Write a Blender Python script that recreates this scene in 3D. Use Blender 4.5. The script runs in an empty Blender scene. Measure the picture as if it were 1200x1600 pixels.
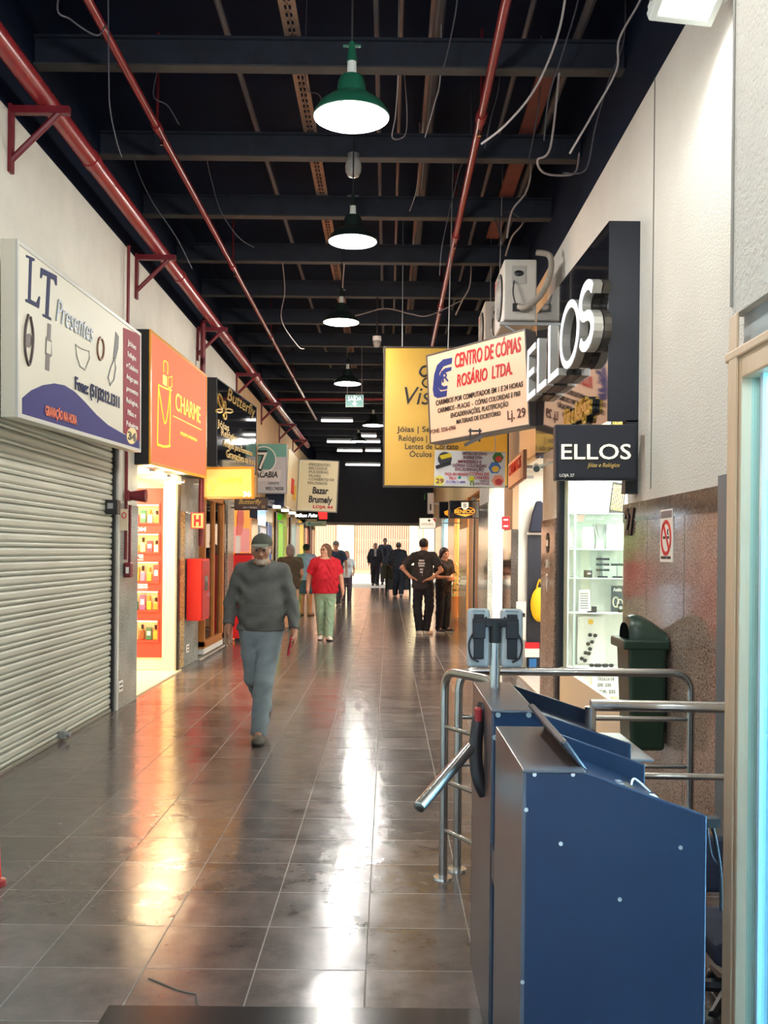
import bpy, bmesh, math, random
import numpy as np
from mathutils import Vector, Matrix

S = bpy.context.scene
COL = S.collection
# ---------------------------------------------------------------- camera
FPX, VX, VY, CAMH, ROLL = 1530.0, 606.0, 862.0, 1.5, 0.010
cd = bpy.data.cameras.new('camera')
cd.sensor_fit = 'HORIZONTAL'; cd.sensor_width = 36.0
cd.lens = FPX / 1200.0 * 36.0
cd.shift_x = (600 - VX) / 1200.0
cd.shift_y = (VY - 800) / 1200.0
cd.clip_start = 0.05; cd.clip_end = 300
cam = bpy.data.objects.new('camera', cd); COL.objects.link(cam)
cam.matrix_world = Matrix.Translation((0, 0, CAMH)) @ Matrix.Rotation(math.pi/2, 4, 'X') @ Matrix.Rotation(ROLL, 4, 'Z')
S.camera = cam
# ---------------------------------------------------------------- world, sun, exposure
S.view_settings.view_transform = 'Standard'
try: S.view_settings.look = 'None'
except Exception: pass
S.view_settings.gamma = 1.0
S.view_settings.use_curve_mapping = False
S.view_settings.exposure = 0.42
W = bpy.data.worlds.new('world'); S.world = W; W.use_nodes = True
bg = W.node_tree.nodes['Background']
bg.inputs[0].default_value = (0.62, 0.80, 1.0, 1); bg.inputs[1].default_value = 1.1
sd = bpy.data.lights.new('sun', 'SUN'); sd.energy = 8.0; sd.angle = 0.02; sd.color = (1, .93, .82)
sun = bpy.data.objects.new('sun', sd); COL.objects.link(sun)
sun.rotation_euler = Vector((0.10, 0.45, -0.9)).to_track_quat('-Z', 'Y').to_euler()
LAMP_W, FLOOD_W = 82.0, 15.0
# ---------------------------------------------------------------- helpers
random.seed(7)
def s(r, g, b):
    f = lambda c: ((c/255)/12.92) if c/255 <= .04045 else ((c/255+.055)/1.055)**2.4
    return (f(r), f(g), f(b))
def unroll(px, py):
    dx, dy = px - VX, py - VY; c, n = math.cos(ROLL), math.sin(ROLL)
    return dx*c + dy*n, -dx*n + dy*c
def at(px, py, Y):
    dx, dy = unroll(px, py); return Vector((dx*Y/FPX, Y, CAMH - dy*Y/FPX))
def atx(px, py, X):
    dx, dy = unroll(px, py); return at(px, py, FPX*X/dx)
def atz(px, py, Z=0.0):
    dx, dy = unroll(px, py); return at(px, py, FPX*(CAMH-Z)/dy)

class MB:
    def __init__(s_): s_.v = []; s_.f = []; s_.m = []
    def add(s_, vs, fs, mi=0):
        o = len(s_.v); s_.v += [tuple(v) for v in vs]
        s_.f += [tuple(i+o for i in f) for f in fs]; s_.m += [mi]*len(fs); return s_
    def box(s_, a, b, mi=0):
        (x0,y0,z0),(x1,y1,z1) = a, b
        return s_.add([(x0,y0,z0),(x1,y0,z0),(x1,y1,z0),(x0,y1,z0),(x0,y0,z1),(x1,y0,z1),(x1,y1,z1),(x0,y1,z1)],
            [(0,3,2,1),(4,5,6,7),(0,1,5,4),(1,2,6,5),(2,3,7,6),(3,0,4,7)], mi)
    def cbox(s_, c, d, mi=0):
        return s_.box([c[i]-d[i]/2 for i in range(3)], [c[i]+d[i]/2 for i in range(3)], mi)
    def prism(s_, pts, ax, lo, hi, mi=0):
        n = len(pts)
        def mk(p, t):
            return (t,p[0],p[1]) if ax == 'x' else (p[0],t,p[1]) if ax == 'y' else (p[0],p[1],t)
        vs = [mk(p, lo) for p in pts] + [mk(p, hi) for p in pts]
        return s_.add(vs, [tuple(range(n-1,-1,-1)), tuple(range(n,2*n))] + [(i,(i+1)%n,(i+1)%n+n,i+n) for i in range(n)], mi)
    def ring(s_, outer, inner, ax, lo, hi, mi=0):
        n = len(outer)
        def mk(p, t):
            return (t,p[0],p[1]) if ax == 'x' else (p[0],t,p[1]) if ax == 'y' else (p[0],p[1],t)
        vs = [mk(p,lo) for p in outer]+[mk(p,lo) for p in inner]+[mk(p,hi) for p in outer]+[mk(p,hi) for p in inner]
        fs = []
        for i in range(n):
            j = (i+1)%n
            fs += [(i,j,n+j,n+i),(2*n+i,3*n+i,3*n+j,2*n+j),(i,2*n+i,2*n+j,j),(n+i,n+j,3*n+j,3*n+i)]
        return s_.add(vs, fs, mi)
    def tube(s_, pts, r, n=10, mi=0, closed=False, caps=True):
        P = [Vector(p) for p in pts]; N = len(P)
        rs = r if isinstance(r, (list, tuple)) else [r]*N
        vs = []; up = None
        for i in range(N):
            if closed: t = P[(i+1)%N]-P[i-1]
            else: t = P[min(i+1,N-1)]-P[max(i-1,0)]
            if t.length < 1e-9: t = Vector((0,0,1))
            t.normalize()
            if up is None:
                up = Vector((0,0,1)) if abs(t.z) < .9 else Vector((1,0,0))
            a = (up - t*up.dot(t))
            if a.length < 1e-6: a = t.orthogonal()
            a.normalize(); b = t.cross(a); up = a
            vs += [P[i] + (a*math.cos(q)+b*math.sin(q))*rs[i] for q in (2*math.pi*k/n for k in range(n))]
        fs = []
        for i in range(N if closed else N-1):
            for k in range(n):
                j = (i+1)%N
                fs.append((i*n+k, i*n+(k+1)%n, j*n+(k+1)%n, j*n+k))
        if not closed and caps: fs += [tuple(range(n-1,-1,-1)), tuple(range((N-1)*n, N*n))]
        return s_.add(vs, fs, mi)
    def cyl(s_, p, q, r, r2=None, n=20, mi=0):
        return s_.tube([p, q], [r, r if r2 is None else r2], n, mi)
    def lathe(s_, prof, c=(0,0,0), n=32, mi=0):
        vs = [(c[0]+r*math.cos(2*math.pi*k/n), c[1]+r*math.sin(2*math.pi*k/n), c[2]+z) for r, z in prof for k in range(n)]
        fs = [(i*n+k, i*n+(k+1)%n, (i+1)*n+(k+1)%n, (i+1)*n+k) for i in range(len(prof)-1) for k in range(n)]
        return s_.add(vs, fs, mi)
    def ell(s_, c, r, n=16, m=10, mi=0):
        pr = [(max(math.sin(math.pi*i/m),1e-3), -math.cos(math.pi*i/m)) for i in range(m+1)]
        vs = [(c[0]+r[0]*a*math.cos(2*math.pi*k/n), c[1]+r[1]*a*math.sin(2*math.pi*k/n), c[2]+r[2]*z) for a, z in pr for k in range(n)]
        fs = [(i*n+k, i*n+(k+1)%n, (i+1)*n+(k+1)%n, (i+1)*n+k) for i in range(m) for k in range(n)]
        return s_.add(vs, fs, mi)
    def build(s_, name, mats, parent=None, smooth=False, bevel=0, seg=2):
        me = bpy.data.meshes.new(name); me.from_pydata(s_.v, [], s_.f)
        mats = mats if isinstance(mats, (list, tuple)) else [mats]
        for m in mats: me.materials.append(m)
        me.polygons.foreach_set('material_index', s_.m)
        b = bmesh.new(); b.from_mesh(me); bmesh.ops.recalc_face_normals(b, faces=b.faces); b.to_mesh(me); b.free()
        if smooth:
            me.polygons.foreach_set('use_smooth', [True]*len(me.polygons)); me.set_sharp_from_angle(angle=math.radians(38))
        o = bpy.data.objects.new(name, me); COL.objects.link(o)
        if parent is not None: o.parent = parent
        if bevel:
            md = o.modifiers.new('bevel', 'BEVEL'); md.width = bevel; md.segments = seg; md.limit_method = 'ANGLE'
        return o
def tag(o, label=None, cat=None, group=None, kind=None):
    for k, v in (('label',label),('category',cat),('group',group),('kind',kind)):
        if v: o[k] = v
    return o
def empty(name, loc=(0,0,0), label=None, cat=None, group=None, rz=0.0):
    o = bpy.data.objects.new(name, None); COL.objects.link(o); o.location = loc; o.rotation_euler = (0,0,rz)
    o.empty_display_size = .1
    return tag(o, label, cat, group)
def struct(o): o['kind'] = 'structure'; return o
def circ(cx, cy, rx, ry=None, n=32, a0=0, a1=2*math.pi, close=True):
    ry = rx if ry is None else ry
    m = n if close else n-1
    return [(cx+rx*math.cos(a0+(a1-a0)*k/m), cy+ry*math.sin(a0+(a1-a0)*k/m)) for k in range(n)]
def spline(pts, n=8):
    P = [Vector(p) for p in pts]; out = []
    for i in range(len(P)-1):
        a, b, c, d = P[max(i-1,0)], P[i], P[i+1], P[min(i+2,len(P)-1)]
        for k in range(n):
            t = k/n; out.append(.5*((2*b)+(c-a)*t+(2*a-5*b+4*c-d)*t*t+(3*b-a-3*c+d)*t**3))
    out.append(P[-1]); return out
def arc_corner(pts, r, n=6):
    """polyline with rounded corners of radius r"""
    P = [Vector(p) for p in pts]; out = [P[0]]
    for i in range(1, len(P)-1):
        a = (P[i-1]-P[i]).normalized(); b = (P[i+1]-P[i]).normalized()
        p0, p1 = P[i]+a*r, P[i]+b*r
        for k in range(n+1):
            t = k/n; out.append((1-t)**2*p0+2*t*(1-t)*P[i]+t*t*p1)
    out.append(P[-1]); return out
# ---------------------------------------------------------------- materials
def nodes_of(m):
    nt = m.node_tree; return nt, nt.nodes, nt.links, nt.nodes['Principled BSDF']
def M(name, col, rough=.5, metal=0.0, emit=None, es=1.0, var=0.0, vscale=6.0, bump=0.0, bscale=60.0, spec=.5, coat=0.0, stretch=(1,1,1), rvar=0.0):
    m = bpy.data.materials.new(name); m.use_nodes = True
    nt, N, L, p = nodes_of(m)
    p.inputs['Base Color'].default_value = (*col, 1); p.inputs['Roughness'].default_value = rough
    p.inputs['Metallic'].default_value = metal; p.inputs['Specular IOR Level'].default_value = spec
    p.inputs['Coat Weight'].default_value = coat
    if emit: p.inputs['Emission Color'].default_value = (*emit, 1); p.inputs['Emission Strength'].default_value = es
    if var or bump or rvar:
        tc = N.new('ShaderNodeTexCoord'); mp = N.new('ShaderNodeMapping'); L.new(tc.outputs['Object'], mp.inputs[0])
        mp.inputs['Scale'].default_value = stretch
    if var or rvar:
        nz = N.new('ShaderNodeTexNoise'); nz.inputs['Scale'].default_value = vscale; nz.inputs['Detail'].default_value = 6
        nz.inputs['Roughness'].default_value = .65
        L.new(mp.outputs[0], nz.inputs['Vector'])
    if var:
        cr = N.new('ShaderNodeValToRGB'); L.new(nz.outputs['Fac'], cr.inputs[0])
        cr.color_ramp.elements[0].position = .3; cr.color_ramp.elements[1].position = .68
        cr.color_ramp.elements[0].color = (*[c*(1-var) for c in col],1); cr.color_ramp.elements[1].color = (*[min(1,c*(1+var*.6)) for c in col],1)
        L.new(cr.outputs[0], p.inputs['Base Color'])
    if rvar:
        mr = N.new('ShaderNodeMapRange'); L.new(nz.outputs['Fac'], mr.inputs[0])
        mr.inputs['From Min'].default_value = .3; mr.inputs['From Max'].default_value = .7
        mr.inputs['To Min'].default_value = max(0,rough-rvar); mr.inputs['To Max'].default_value = rough+rvar
        L.new(mr.outputs[0], p.inputs['Roughness'])
    if bump:
        n2 = N.new('ShaderNodeTexNoise'); n2.inputs['Scale'].default_value = bscale; n2.inputs['Detail'].default_value = 4
        L.new(mp.outputs[0], n2.inputs['Vector'])
        bp = N.new('ShaderNodeBump'); bp.inputs['Strength'].default_value = bump; bp.inputs['Distance'].default_value = .01
        L.new(n2.outputs['Fac'], bp.inputs['Height']); L.new(bp.outputs[0], p.inputs['Normal'])
    return m
def granite(name, c0, c1, c2, scale=90, rough=.12, dark=.45):
    m = bpy.data.materials.new(name); m.use_nodes = True; nt, N, L, p = nodes_of(m)
    tc = N.new('ShaderNodeTexCoord')
    nz = N.new('ShaderNodeTexNoise'); nz.inputs['Scale'].default_value = scale; nz.inputs['Detail'].default_value = 3; nz.inputs['Roughness'].default_value = .7
    n2 = N.new('ShaderNodeTexNoise'); n2.inputs['Scale'].default_value = 2.5; n2.inputs['Detail'].default_value = 4
    L.new(tc.outputs['Object'], nz.inputs['Vector']); L.new(tc.outputs['Object'], n2.inputs['Vector'])
    ad = N.new('ShaderNodeMath'); ad.operation = 'MULTIPLY_ADD'; ad.inputs[1].default_value = .25
    L.new(n2.outputs['Fac'], ad.inputs[0]); L.new(nz.outputs['Fac'], ad.inputs[2])
    cr = N.new('ShaderNodeValToRGB'); e = cr.color_ramp.elements
    e[0].position = dark; e[0].color = (*c0,1); e[1].position = dark+.32; e[1].color = (*c2,1)
    k = e.new(dark+.17); k.color = (*c1,1)
    L.new(ad.outputs[0], cr.inputs[0]); L.new(cr.outputs[0], p.inputs['Base Color'])
    p.inputs['Roughness'].default_value = rough
    return m
def floor_mat():
    m = bpy.data.materials.new('polished_dark_floor_tile'); m.use_nodes = True; nt, N, L, p = nodes_of(m)
    tc = N.new('ShaderNodeTexCoord'); mp = N.new('ShaderNodeMapping'); L.new(tc.outputs['Object'], mp.inputs[0])
    mp.inputs['Location'].default_value = (0.063 + .3965*40, -3.506 + .3965*40, 0)
    br = N.new('ShaderNodeTexBrick'); br.offset = 0; br.squash = 1
    for k, v in (('Scale',1),('Mortar Size',.003),('Mortar Smooth',.35),('Bias',0),('Brick Width',.3965),('Row Height',.3965)): br.inputs[k].default_value = v
    br.inputs['Color1'].default_value = (.092,.074,.070,1); br.inputs['Color2'].default_value = (.142,.116,.110,1)
    br.inputs['Mortar'].default_value = (.19,.175,.16,1); L.new(mp.outputs[0], br.inputs['Vector'])
    nz = N.new('ShaderNodeTexNoise'); nz.inputs['Scale'].default_value = 5; nz.inputs['Detail'].default_value = 8; nz.inputs['Roughness'].default_value = .7
    L.new(tc.outputs['Object'], nz.inputs['Vector'])
    mx = N.new('ShaderNodeMix'); mx.data_type = 'RGBA'; mx.blend_type = 'MULTIPLY'; mx.inputs[0].default_value = .8
    cr = N.new('ShaderNodeValToRGB'); L.new(nz.outputs['Fac'], cr.inputs[0])
    cr.color_ramp.elements[0].color = (.55,.55,.55,1); cr.color_ramp.elements[1].color = (1.35,1.3,1.25,1)
    cr.color_ramp.elements[0].position = .3; cr.color_ramp.elements[1].position = .7
    L.new(br.outputs['Color'], mx.inputs[6]); L.new(cr.outputs[0], mx.inputs[7]); L.new(mx.outputs[2], p.inputs['Base Color'])
    mr = N.new('ShaderNodeMapRange'); L.new(nz.outputs['Fac'], mr.inputs[0])
    for k, v in (('From Min',.3),('From Max',.7),('To Min',.13),('To Max',.25)): mr.inputs[k].default_value = v
    r2 = N.new('ShaderNodeMath'); r2.operation = 'MULTIPLY_ADD'; r2.inputs[1].default_value = .4
    L.new(br.outputs['Fac'], r2.inputs[0]); L.new(mr.outputs[0], r2.inputs[2]); L.new(r2.outputs[0], p.inputs['Roughness'])
    p.inputs['Specular IOR Level'].default_value = .75
    n3 = N.new('ShaderNodeTexNoise'); n3.inputs['Scale'].default_value = 9; n3.inputs['Detail'].default_value = 3; L.new(tc.outputs['Object'], n3.inputs['Vector'])
    b1 = N.new('ShaderNodeBump'); b1.inputs['Strength'].default_value = .10; b1.inputs['Distance'].default_value = .02; L.new(n3.outputs['Fac'], b1.inputs['Height'])
    b2 = N.new('ShaderNodeBump'); b2.invert = True; b2.inputs['Strength'].default_value = .5; b2.inputs['Distance'].default_value = .004
    L.new(br.outputs['Fac'], b2.inputs['Height']); L.new(b1.outputs[0], b2.inputs['Normal']); L.new(b2.outputs[0], p.inputs['Normal'])
    return m
def glass_mat(name, tint=(1,1,1), refl=1.0):
    m = bpy.data.materials.new(name); m.use_nodes = True; nt = m.node_tree; N, L = nt.nodes, nt.links
    N.remove(N['Principled BSDF']); out = N['Material Output']
    t = N.new('ShaderNodeBsdfTransparent'); t.inputs[0].default_value = (*tint,1)
    g = N.new('ShaderNodeBsdfGlossy'); g.inputs['Roughness'].default_value = .02
    fr = N.new('ShaderNodeFresnel'); fr.inputs[0].default_value = 1.45
    mu = N.new('ShaderNodeMath'); mu.operation = 'MULTIPLY'; mu.inputs[1].default_value = refl; L.new(fr.outputs[0], mu.inputs[0])
    mx = N.new('ShaderNodeMixShader'); L.new(mu.outputs[0], mx.inputs[0]); L.new(t.outputs[0], mx.inputs[1]); L.new(g.outputs[0], mx.inputs[2])
    L.new(mx.outputs[0], out.inputs[0]); return m
def mosaic_mat():
    m = bpy.data.materials.new('gold_mosaic'); m.use_nodes = True; nt, N, L, p = nodes_of(m)
    tc = N.new('ShaderNodeTexCoord'); vo = N.new('ShaderNodeTexVoronoi'); vo.inputs['Scale'].default_value = 45
    L.new(tc.outputs['Object'], vo.inputs['Vector'])
    cr = N.new('ShaderNodeValToRGB'); L.new(vo.outputs['Color'], cr.inputs[0])
    cr.color_ramp.elements[0].color = (.10,.05,.02,1); cr.color_ramp.elements[1].color = (.75,.50,.18,1)
    cr.color_ramp.elements[0].position = .2; cr.color_ramp.elements[1].position = .7
    L.new(cr.outputs[0], p.inputs['Base Color']); p.inputs['Roughness'].default_value = .3; return m

m_floor = floor_mat()
m_wall = M('white_stucco', s(214,210,200), .85, var=.10, vscale=1.6, bump=.35, bscale=55)
m_wall_r = M('rough_white_render', s(216,212,204), .85, var=.07, vscale=1.2, bump=.9, bscale=75)
m_beige = M('beige_plaster', s(205,172,132), .85, var=.08, vscale=2, bump=.2)
m_dark = M('dark_navy_paint', (.004,.010,.030), .75, var=.4, vscale=2, spec=.12)
m_beam = M('dark_steel_paint', (.015,.021,.038), .55, var=.4, vscale=5)
m_flange = M('lighter_beam_flange', (.05,.048,.05), .7, var=.3)  # bottom flange in a lighter grey than the rest of the beam
m_red_pipe = M('dark_red_pipe_paint', s(150,42,46), .28, var=.15, vscale=10)
m_red_br = M('dark_red_bracket_paint', s(112,24,36), .4, var=.15)
m_steel = M('brushed_stainless', (.62,.60,.57), .24, 1.0, var=.1, vscale=30, stretch=(1,1,.2))
m_chrome = M('chrome', (.8,.8,.8), .12, 1.0)
m_black = M('black_plastic', (.012,.012,.014), .4)
m_blackgl = M('gloss_black_panel', (.010,.011,.016), .06, spec=.8, coat=.5)
m_navyflat = M('matte_navy_black', s(24,29,42), .5)
m_white = M('white_paint', s(228,226,220), .5)
m_cream = M('cream_panel', s(226,214,186), .45)
m_greymetal = M('grey_aluminium', s(170,172,172), .4, .6)
m_gold = M('gold_lettering', s(206,166,74), .3, .6)
m_goldtxt = M('pale_gold_print', s(226,190,104), .5)
m_blackprint = M('black_print', (.012,.011,.012), .5)
m_whiteprint = M('white_print', s(240,238,232), .5)
m_redprint = M('red_print', s(208,26,40), .5)
m_blueprint = M('navy_blue_print', s(38,52,120), .5)
m_granite = granite('brown_granite', (.035,.022,.018), (.26,.18,.14), (.46,.37,.30), 85, .10, .42)
m_granite_g = granite('grey_granite', (.03,.032,.03), (.22,.23,.21), (.48,.50,.46), 80, .15, .42)
m_granite_d = granite('dark_granite', (.010,.009,.009), (.06,.05,.045), (.20,.17,.15), 90, .08, .45)
m_granite_y = granite('golden_granite', (.06,.035,.015), (.38,.24,.10), (.62,.44,.22), 80, .15, .42)
m_mosaic = mosaic_mat()
m_glass = glass_mat('clear_glass', (.97,1,.985))
m_navyglow = None
m_red = M('bright_red_paint', s(226,28,30), .35)
m_wood = M('honey_wood', s(176,108,44), .4, var=.25, vscale=9, stretch=(6,6,.6))
m_concrete = M('pale_shop_floor', s(206,198,186), .25, var=.08)
# ================================================================ STRUCTURE
XL, XR = -2.54, 1.60
ZT, ZB, ZD = 4.40, 5.00, 5.62     # top of white wall, underside of beams, roof deck
YE = 35.0
def ground(y): return 0.0 if y < 24 else min(.2, .2*(y-24)/11) if y <= YE else .2+.22*(y-YE)/12
fl = MB()
for (a, b) in ((-4, 24), (24, YE)):
    fl.add([(XL-.2,a,ground(a)),(XR+.2,a,ground(a)),(XR+.2,b,ground(b)),(XL-.2,b,ground(b))], [(0,1,2,3)])
struct(fl.build('floor', m_floor))
m_strip = M('dark_threshold_tile', (.024,.023,.024), .18, var=.3)
struct(MB().box((-.9,2.2,.0005),(1.2,3.21,.006)).build('floor_threshold', m_strip, bevel=.003))
m_crack = M('floor_crack_fill', (.10,.085,.07), .6)
struct(MB().tube([at(222,1542,3.35)*0+Vector((-.82,3.42,.001)),(-.70,3.33,.001),(-.63,3.30,.001),(-.61,3.22,.001)], .004, 6).build('floor_crack', m_crack))
ce = MB().box((-7,-4,ZD),(6,YE+.3,ZD+.1))
struct(ce.build('ceiling', m_dark))
# ---- left wall
wl = MB()
wl.box((XL-.2,-4,2.5),(XL,9.0,ZT),0).box((XL-.2,9.0,2.45),(XL,16.3,ZT),0).box((XL-.2,16.3,2.45),(XL,YE,ZT),1)
wl.box((XL-.2,-4,ZT),(XL-.06,YE,ZD),2)
wl.box((XL-.2,-4,0),(XL,4.3,2.5),0)
wl.box((XL-.2,4.3,2.5),(XL-.19,9,2.52),0)
wl.box((-7,-4,0),(-6.9,YE,ZD),2)
struct(wl.build('wall_left', [m_wall, m_beige, m_dark]))
# ---- right wall
wr = MB()
wr.box((XR,2.9,2.45),(XR+.2,9.97,ZT),0).box((XR,9.97,2.6),(XR+.2,YE,ZT),1)
wr.box((XR+.08,2.9,ZT),(XR+.2,YE,ZD),2)
wr.box((XR,3.0,0),(XR+.2,6.55,2.45),0)
wr.box((5.9,-4,0),(6,YE,ZD),2)
struct(wr.build('wall_right', [m_wall_r, m_beige, m_dark]))
m_groove = M('groove_shadow_line', s(120,116,110), .9)
p = atx(1022,300,XR)
struct(MB().box((XR-.004,p.y-.006,1.9),(XR+.01,p.y+.006,ZT)).build('trim_1', m_groove))
# ---- glazed vestibule at the right edge
XV, YV = 1.047, 3.0
wv = MB().box((XV,-4,2.23),(XV+.12,YV,ZD),0).box((XV+.12,YV-.1,2.4),(XR+.3,YV,ZD),0).box((XV+.12,YV-.1,0),(XR+.3,YV,2.40),0)
wv.box((XV+.1,-4,2.40),(6,YV,2.5),1).box((XV+.03,-4,2.12),(XV+.06,YV-.02,2.40),1)
struct(wv.build('wall_vestibule', [m_wall_r, M('grey_transom', s(168,176,178), .7)]))
m_tan = M('tan_wood_frame', s(206,178,146), .45, var=.08, vscale=6, stretch=(8,8,.6))
m_roomw = M('white_shop_wall', s(236,244,250), .6)
d1 = empty('door_1', (XV,YV,0)); struct(d1)
struct(MB().box((-.012,-.115,0),(.07,0,2.10)).box((-.02,-.10,0),(-.012,-.03,2.22)).build('door_jamb', m_tan, d1, bevel=.006))
struct(MB().box((-.012,-3.2,2.02),(.07,-.115,2.10)).box((-.022,-3.2,2.085),(.05,0,2.115)).build('door_header', m_tan, d1, bevel=.006))
struct(MB().box((.02,-3.2,0),(.028,-.115,2.02)).build('door_glass', glass_mat('cyan_tinted_glass', (.70,.92,1.0)), d1))
struct(MB().box((.015,-.215,0),(.05,-.197,2.02)).build('door_stile', M('pale_cyan_edge', s(190,226,238), .25), d1))
rm = MB().box((XV+.12,YV-.16,0),(3.3,YV-.11,2.40)).box((3.2,-3.5,0),(3.3,YV-.15,2.4)).box((XV+.1,-3.6,-.02),(3.3,YV-.12,.004))
struct(rm.build('wall_bright_shop', m_roomw))
# ---- ceiling beams, cable tray, conduits
YB = [2.4,3.95,5.5,7.08,8.70,10.24,11.85,13.45,15.05,16.7,18.3,19.9,21.5,23.1,24.7,26.3,28,29.6,31.2,32.8,34.2]
for i, y in enumerate(YB):
    b = MB().box((XL-.1,y+.03,ZB+.012),(XR+.12,y+.045,ZB+.22),0).box((XL-.1,y,ZB),(XR+.12,y+.11,ZB+.014),1).box((XL-.1,y-.0,ZB+.2),(XR+.12,y+.11,ZB+.22),0)
    struct(b.build('ceiling_beam', [m_beam, m_flange]))
m_wall_end = M('navy_corrugated_panel', (.010,.014,.026), .55, var=.3)
we = MB()
zb = at(600,817,YE).z
for k in range(36):
    x = XL-.2 + k*.125
    we.box((x,YE+(.03 if k%2 else 0),zb),(x+.125,YE+.1,ZD))
struct(we.build('wall_end', m_wall_end))
struct(MB().box((XL-.3,YE-.06,zb-.1),(XR+.3,YE,zb)).build('trim_2', M('pale_end_lintel', s(150,140,128), .6)))
struct(MB().box((XL-3.5,YE,0),(XL-.1,YE+.1,ZD)).box((XR+.1,YE,0),(XR+4,YE+.1,ZD)).build('wall_end_side', m_dark))
# ---- outside at the far end
ou = MB().add([(-16,YE,.2),(16,YE,.2),(16,60,.66),(-16,60,.66)], [(0,1,2,3)]).add([(-16,YE,.0),(16,YE,.0),(16,YE,.2),(-16,YE,.2)], [(0,1,2,3)])
struct(ou.build('ground_outside', M('sunlit_pale_pavement', s(236,222,196), .8, var=.06)))
fc = MB().box((-16,47.3,.3),(16,47.8,9),0)
struct(fc.build('wall_facade', M('pink_beige_facade', s(236,206,180), .8)))
for x0, x1, nm in ((-2.45,-1.62,'cream street pillar seen above the navy polo man'),(1.02,1.62,'cream street pillar right of the slatted gate behind the trolley')):
    o = MB().box((x0,46.8,.35),(x1,47.3,5)).build('pillar_outside', M('cream_street_pillar', s(250,236,196), .7)); struct(o)
g = empty('slatted_gate', (-.3,47,.42), 'pale slatted metal street gate outside the far exit', 'gate')
m_slat = M('pinkish_gate_slat', s(206,160,138), .6)
sl = MB()
for k in range(24): sl.box((-1.27+k*.108,-.05,.25),(-1.27+k*.108+.06,.0,3.6))
sl.build('slats', m_slat, g)
m_grail = M('gate_rail', s(190,150,126), .6); MB().box((-1.3,-.02,0),(1.3,.06,.25)).build('base_rail', m_grail, g); MB().box((-1.3,-.02,1.6),(1.3,.03,1.68)).build('middle_rail', m_grail, g)
g2 = empty('slatted_gate', (-4.2,47,.42), 'pale slatted street gate left of the cream pillar outside', 'gate')
sl = MB()
for k in range(30): sl.box((-1.7+k*.113,-.05,.25),(-1.7+k*.113+.06,.0,3.6))
sl.build('slats', m_slat, g2)
MB().box((-1.7,-.02,0),(1.7,.06,.25)).build('rail', M('gate_rail_far', s(190,150,126), .6), g2)

# ================================================================ LIGHTS THAT THE SHOPS HAVE
def area(name, loc, sx, sy, w, col=(1,1,1), rot=(0,0,0)):
    l = bpy.data.lights.new(name, 'AREA'); l.shape = 'RECTANGLE'; l.size = sx; l.size_y = sy; l.energy = w; l.color = col
    o = bpy.data.objects.new(name, l); COL.objects.link(o); o.location = loc; o.rotation_euler = rot; return o
def point(name, loc, w, col=(1,1,1), r=.05):
    l = bpy.data.lights.new(name, 'POINT'); l.energy = w; l.color = col; l.shadow_soft_size = r
    o = bpy.data.objects.new(name, l); COL.objects.link(o); o.location = loc; return o
area('vestibule_light', (2.2,1.2,2.36), 1.6, 2.6, 620, (.80,.93,1.0))

# ================================================================ SHOP SHELLS (both sides)
def shell(name, side, y0, y1, ztop, depth, wallm, floorm, light, lcol, plate=None, z0=0.0):
    """a recessed shop room behind an opening in the wall; side -1 left, +1 right"""
    xw = (XL-.06) if side < 0 else (XR+.06)
    xb = xw + side*depth
    lo, hi = min(xw, xb), max(xw, xb)
    b = MB()
    g0 = ground((y0+y1)/2)+.004
    b.box((lo,y0-.12,ztop),(hi,y1+.12,ztop+.05),0)
    xm = xb if side > 0 else xb-.05
    b.box((xm,y0-.12,0),(xm+.05,y1+.12,ztop),0)
    b.box((lo,y0-.12,0),(hi,y0-.06,ztop),0).box((lo,y1+.06,0),(hi,y1+.12,ztop),0)
    struct(b.build('wall_'+name, wallm))
    f = MB().box((min(xw-side*.06,xb),y0-.06,g0-.03),(max(xw-side*.06,xb),y1+.06,g0+.012))
    struct(f.build('floor_'+name, floorm))
    if light:
        area('shop_light', ((xw+xb)/2, (y0+y1)/2, ztop-.04), max(.3,depth*.6), max(.3,(y1-y0)*.7), light, lcol)
def pillar(side, y0, y1, mat_low, zl, mat_up, zu, proud=.03, g0=0.0, mids=None):
    x0, x1 = (XL-.12, XL+proud) if side < 0 else (XR-proud, XR+.05)
    b = MB().box((x0,y0,0),(x1,y1,zl),0)
    if zu > zl: b.box((x0+(0 if side<0 else .012),y0,zl),(x1-(.012 if side<0 else 0),y1,zu),1)
    return struct(b.build('pillar', [mat_low, mat_up], bevel=.004))
# left: pillars
m_painted_up = M('worn_white_paint', s(196,194,186), .7, var=.15, vscale=4)
pillar(-1, 9.15, 9.80, m_granite_g, 1.93, m_painted_up, 2.46, .04)
pillar(-1, 12.12, 13.4, m_granite_g, 1.98, M('concrete_upper', s(150,146,138), .7, var=.2), 2.46, -.045)
pillar(-1, 15.35, 15.95, granite('patchy_granite', (.08,.06,.05), (.32,.26,.20), (.55,.47,.38), 40, .3), 2.3, m_beige, 2.46, .03)
pillar(-1, 18.0, 18.9, m_granite_y, 2.1, m_dark, 2.46, .03)
pillar(-1, 21.3, 21.9, m_granite_y, 2.0, m_beige, 2.46, .04)
pillar(-1, 24.3, 25.2, m_granite_y, 2.1, m_beige, 2.46, .04)
pillar(-1, 26.6, 27.6, M('grey_green_tile', s(150,160,150), .3), 2.2, m_beige, 2.46, .04)
pillar(-1, 29.6, 30.3, m_granite_d, 2.2, m_dark, 2.46, .04)
pillar(-1, 32.3, 33.0, M('brown_tile', s(120,70,50), .3), 2.2, m_dark, 2.46, .04)
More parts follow.
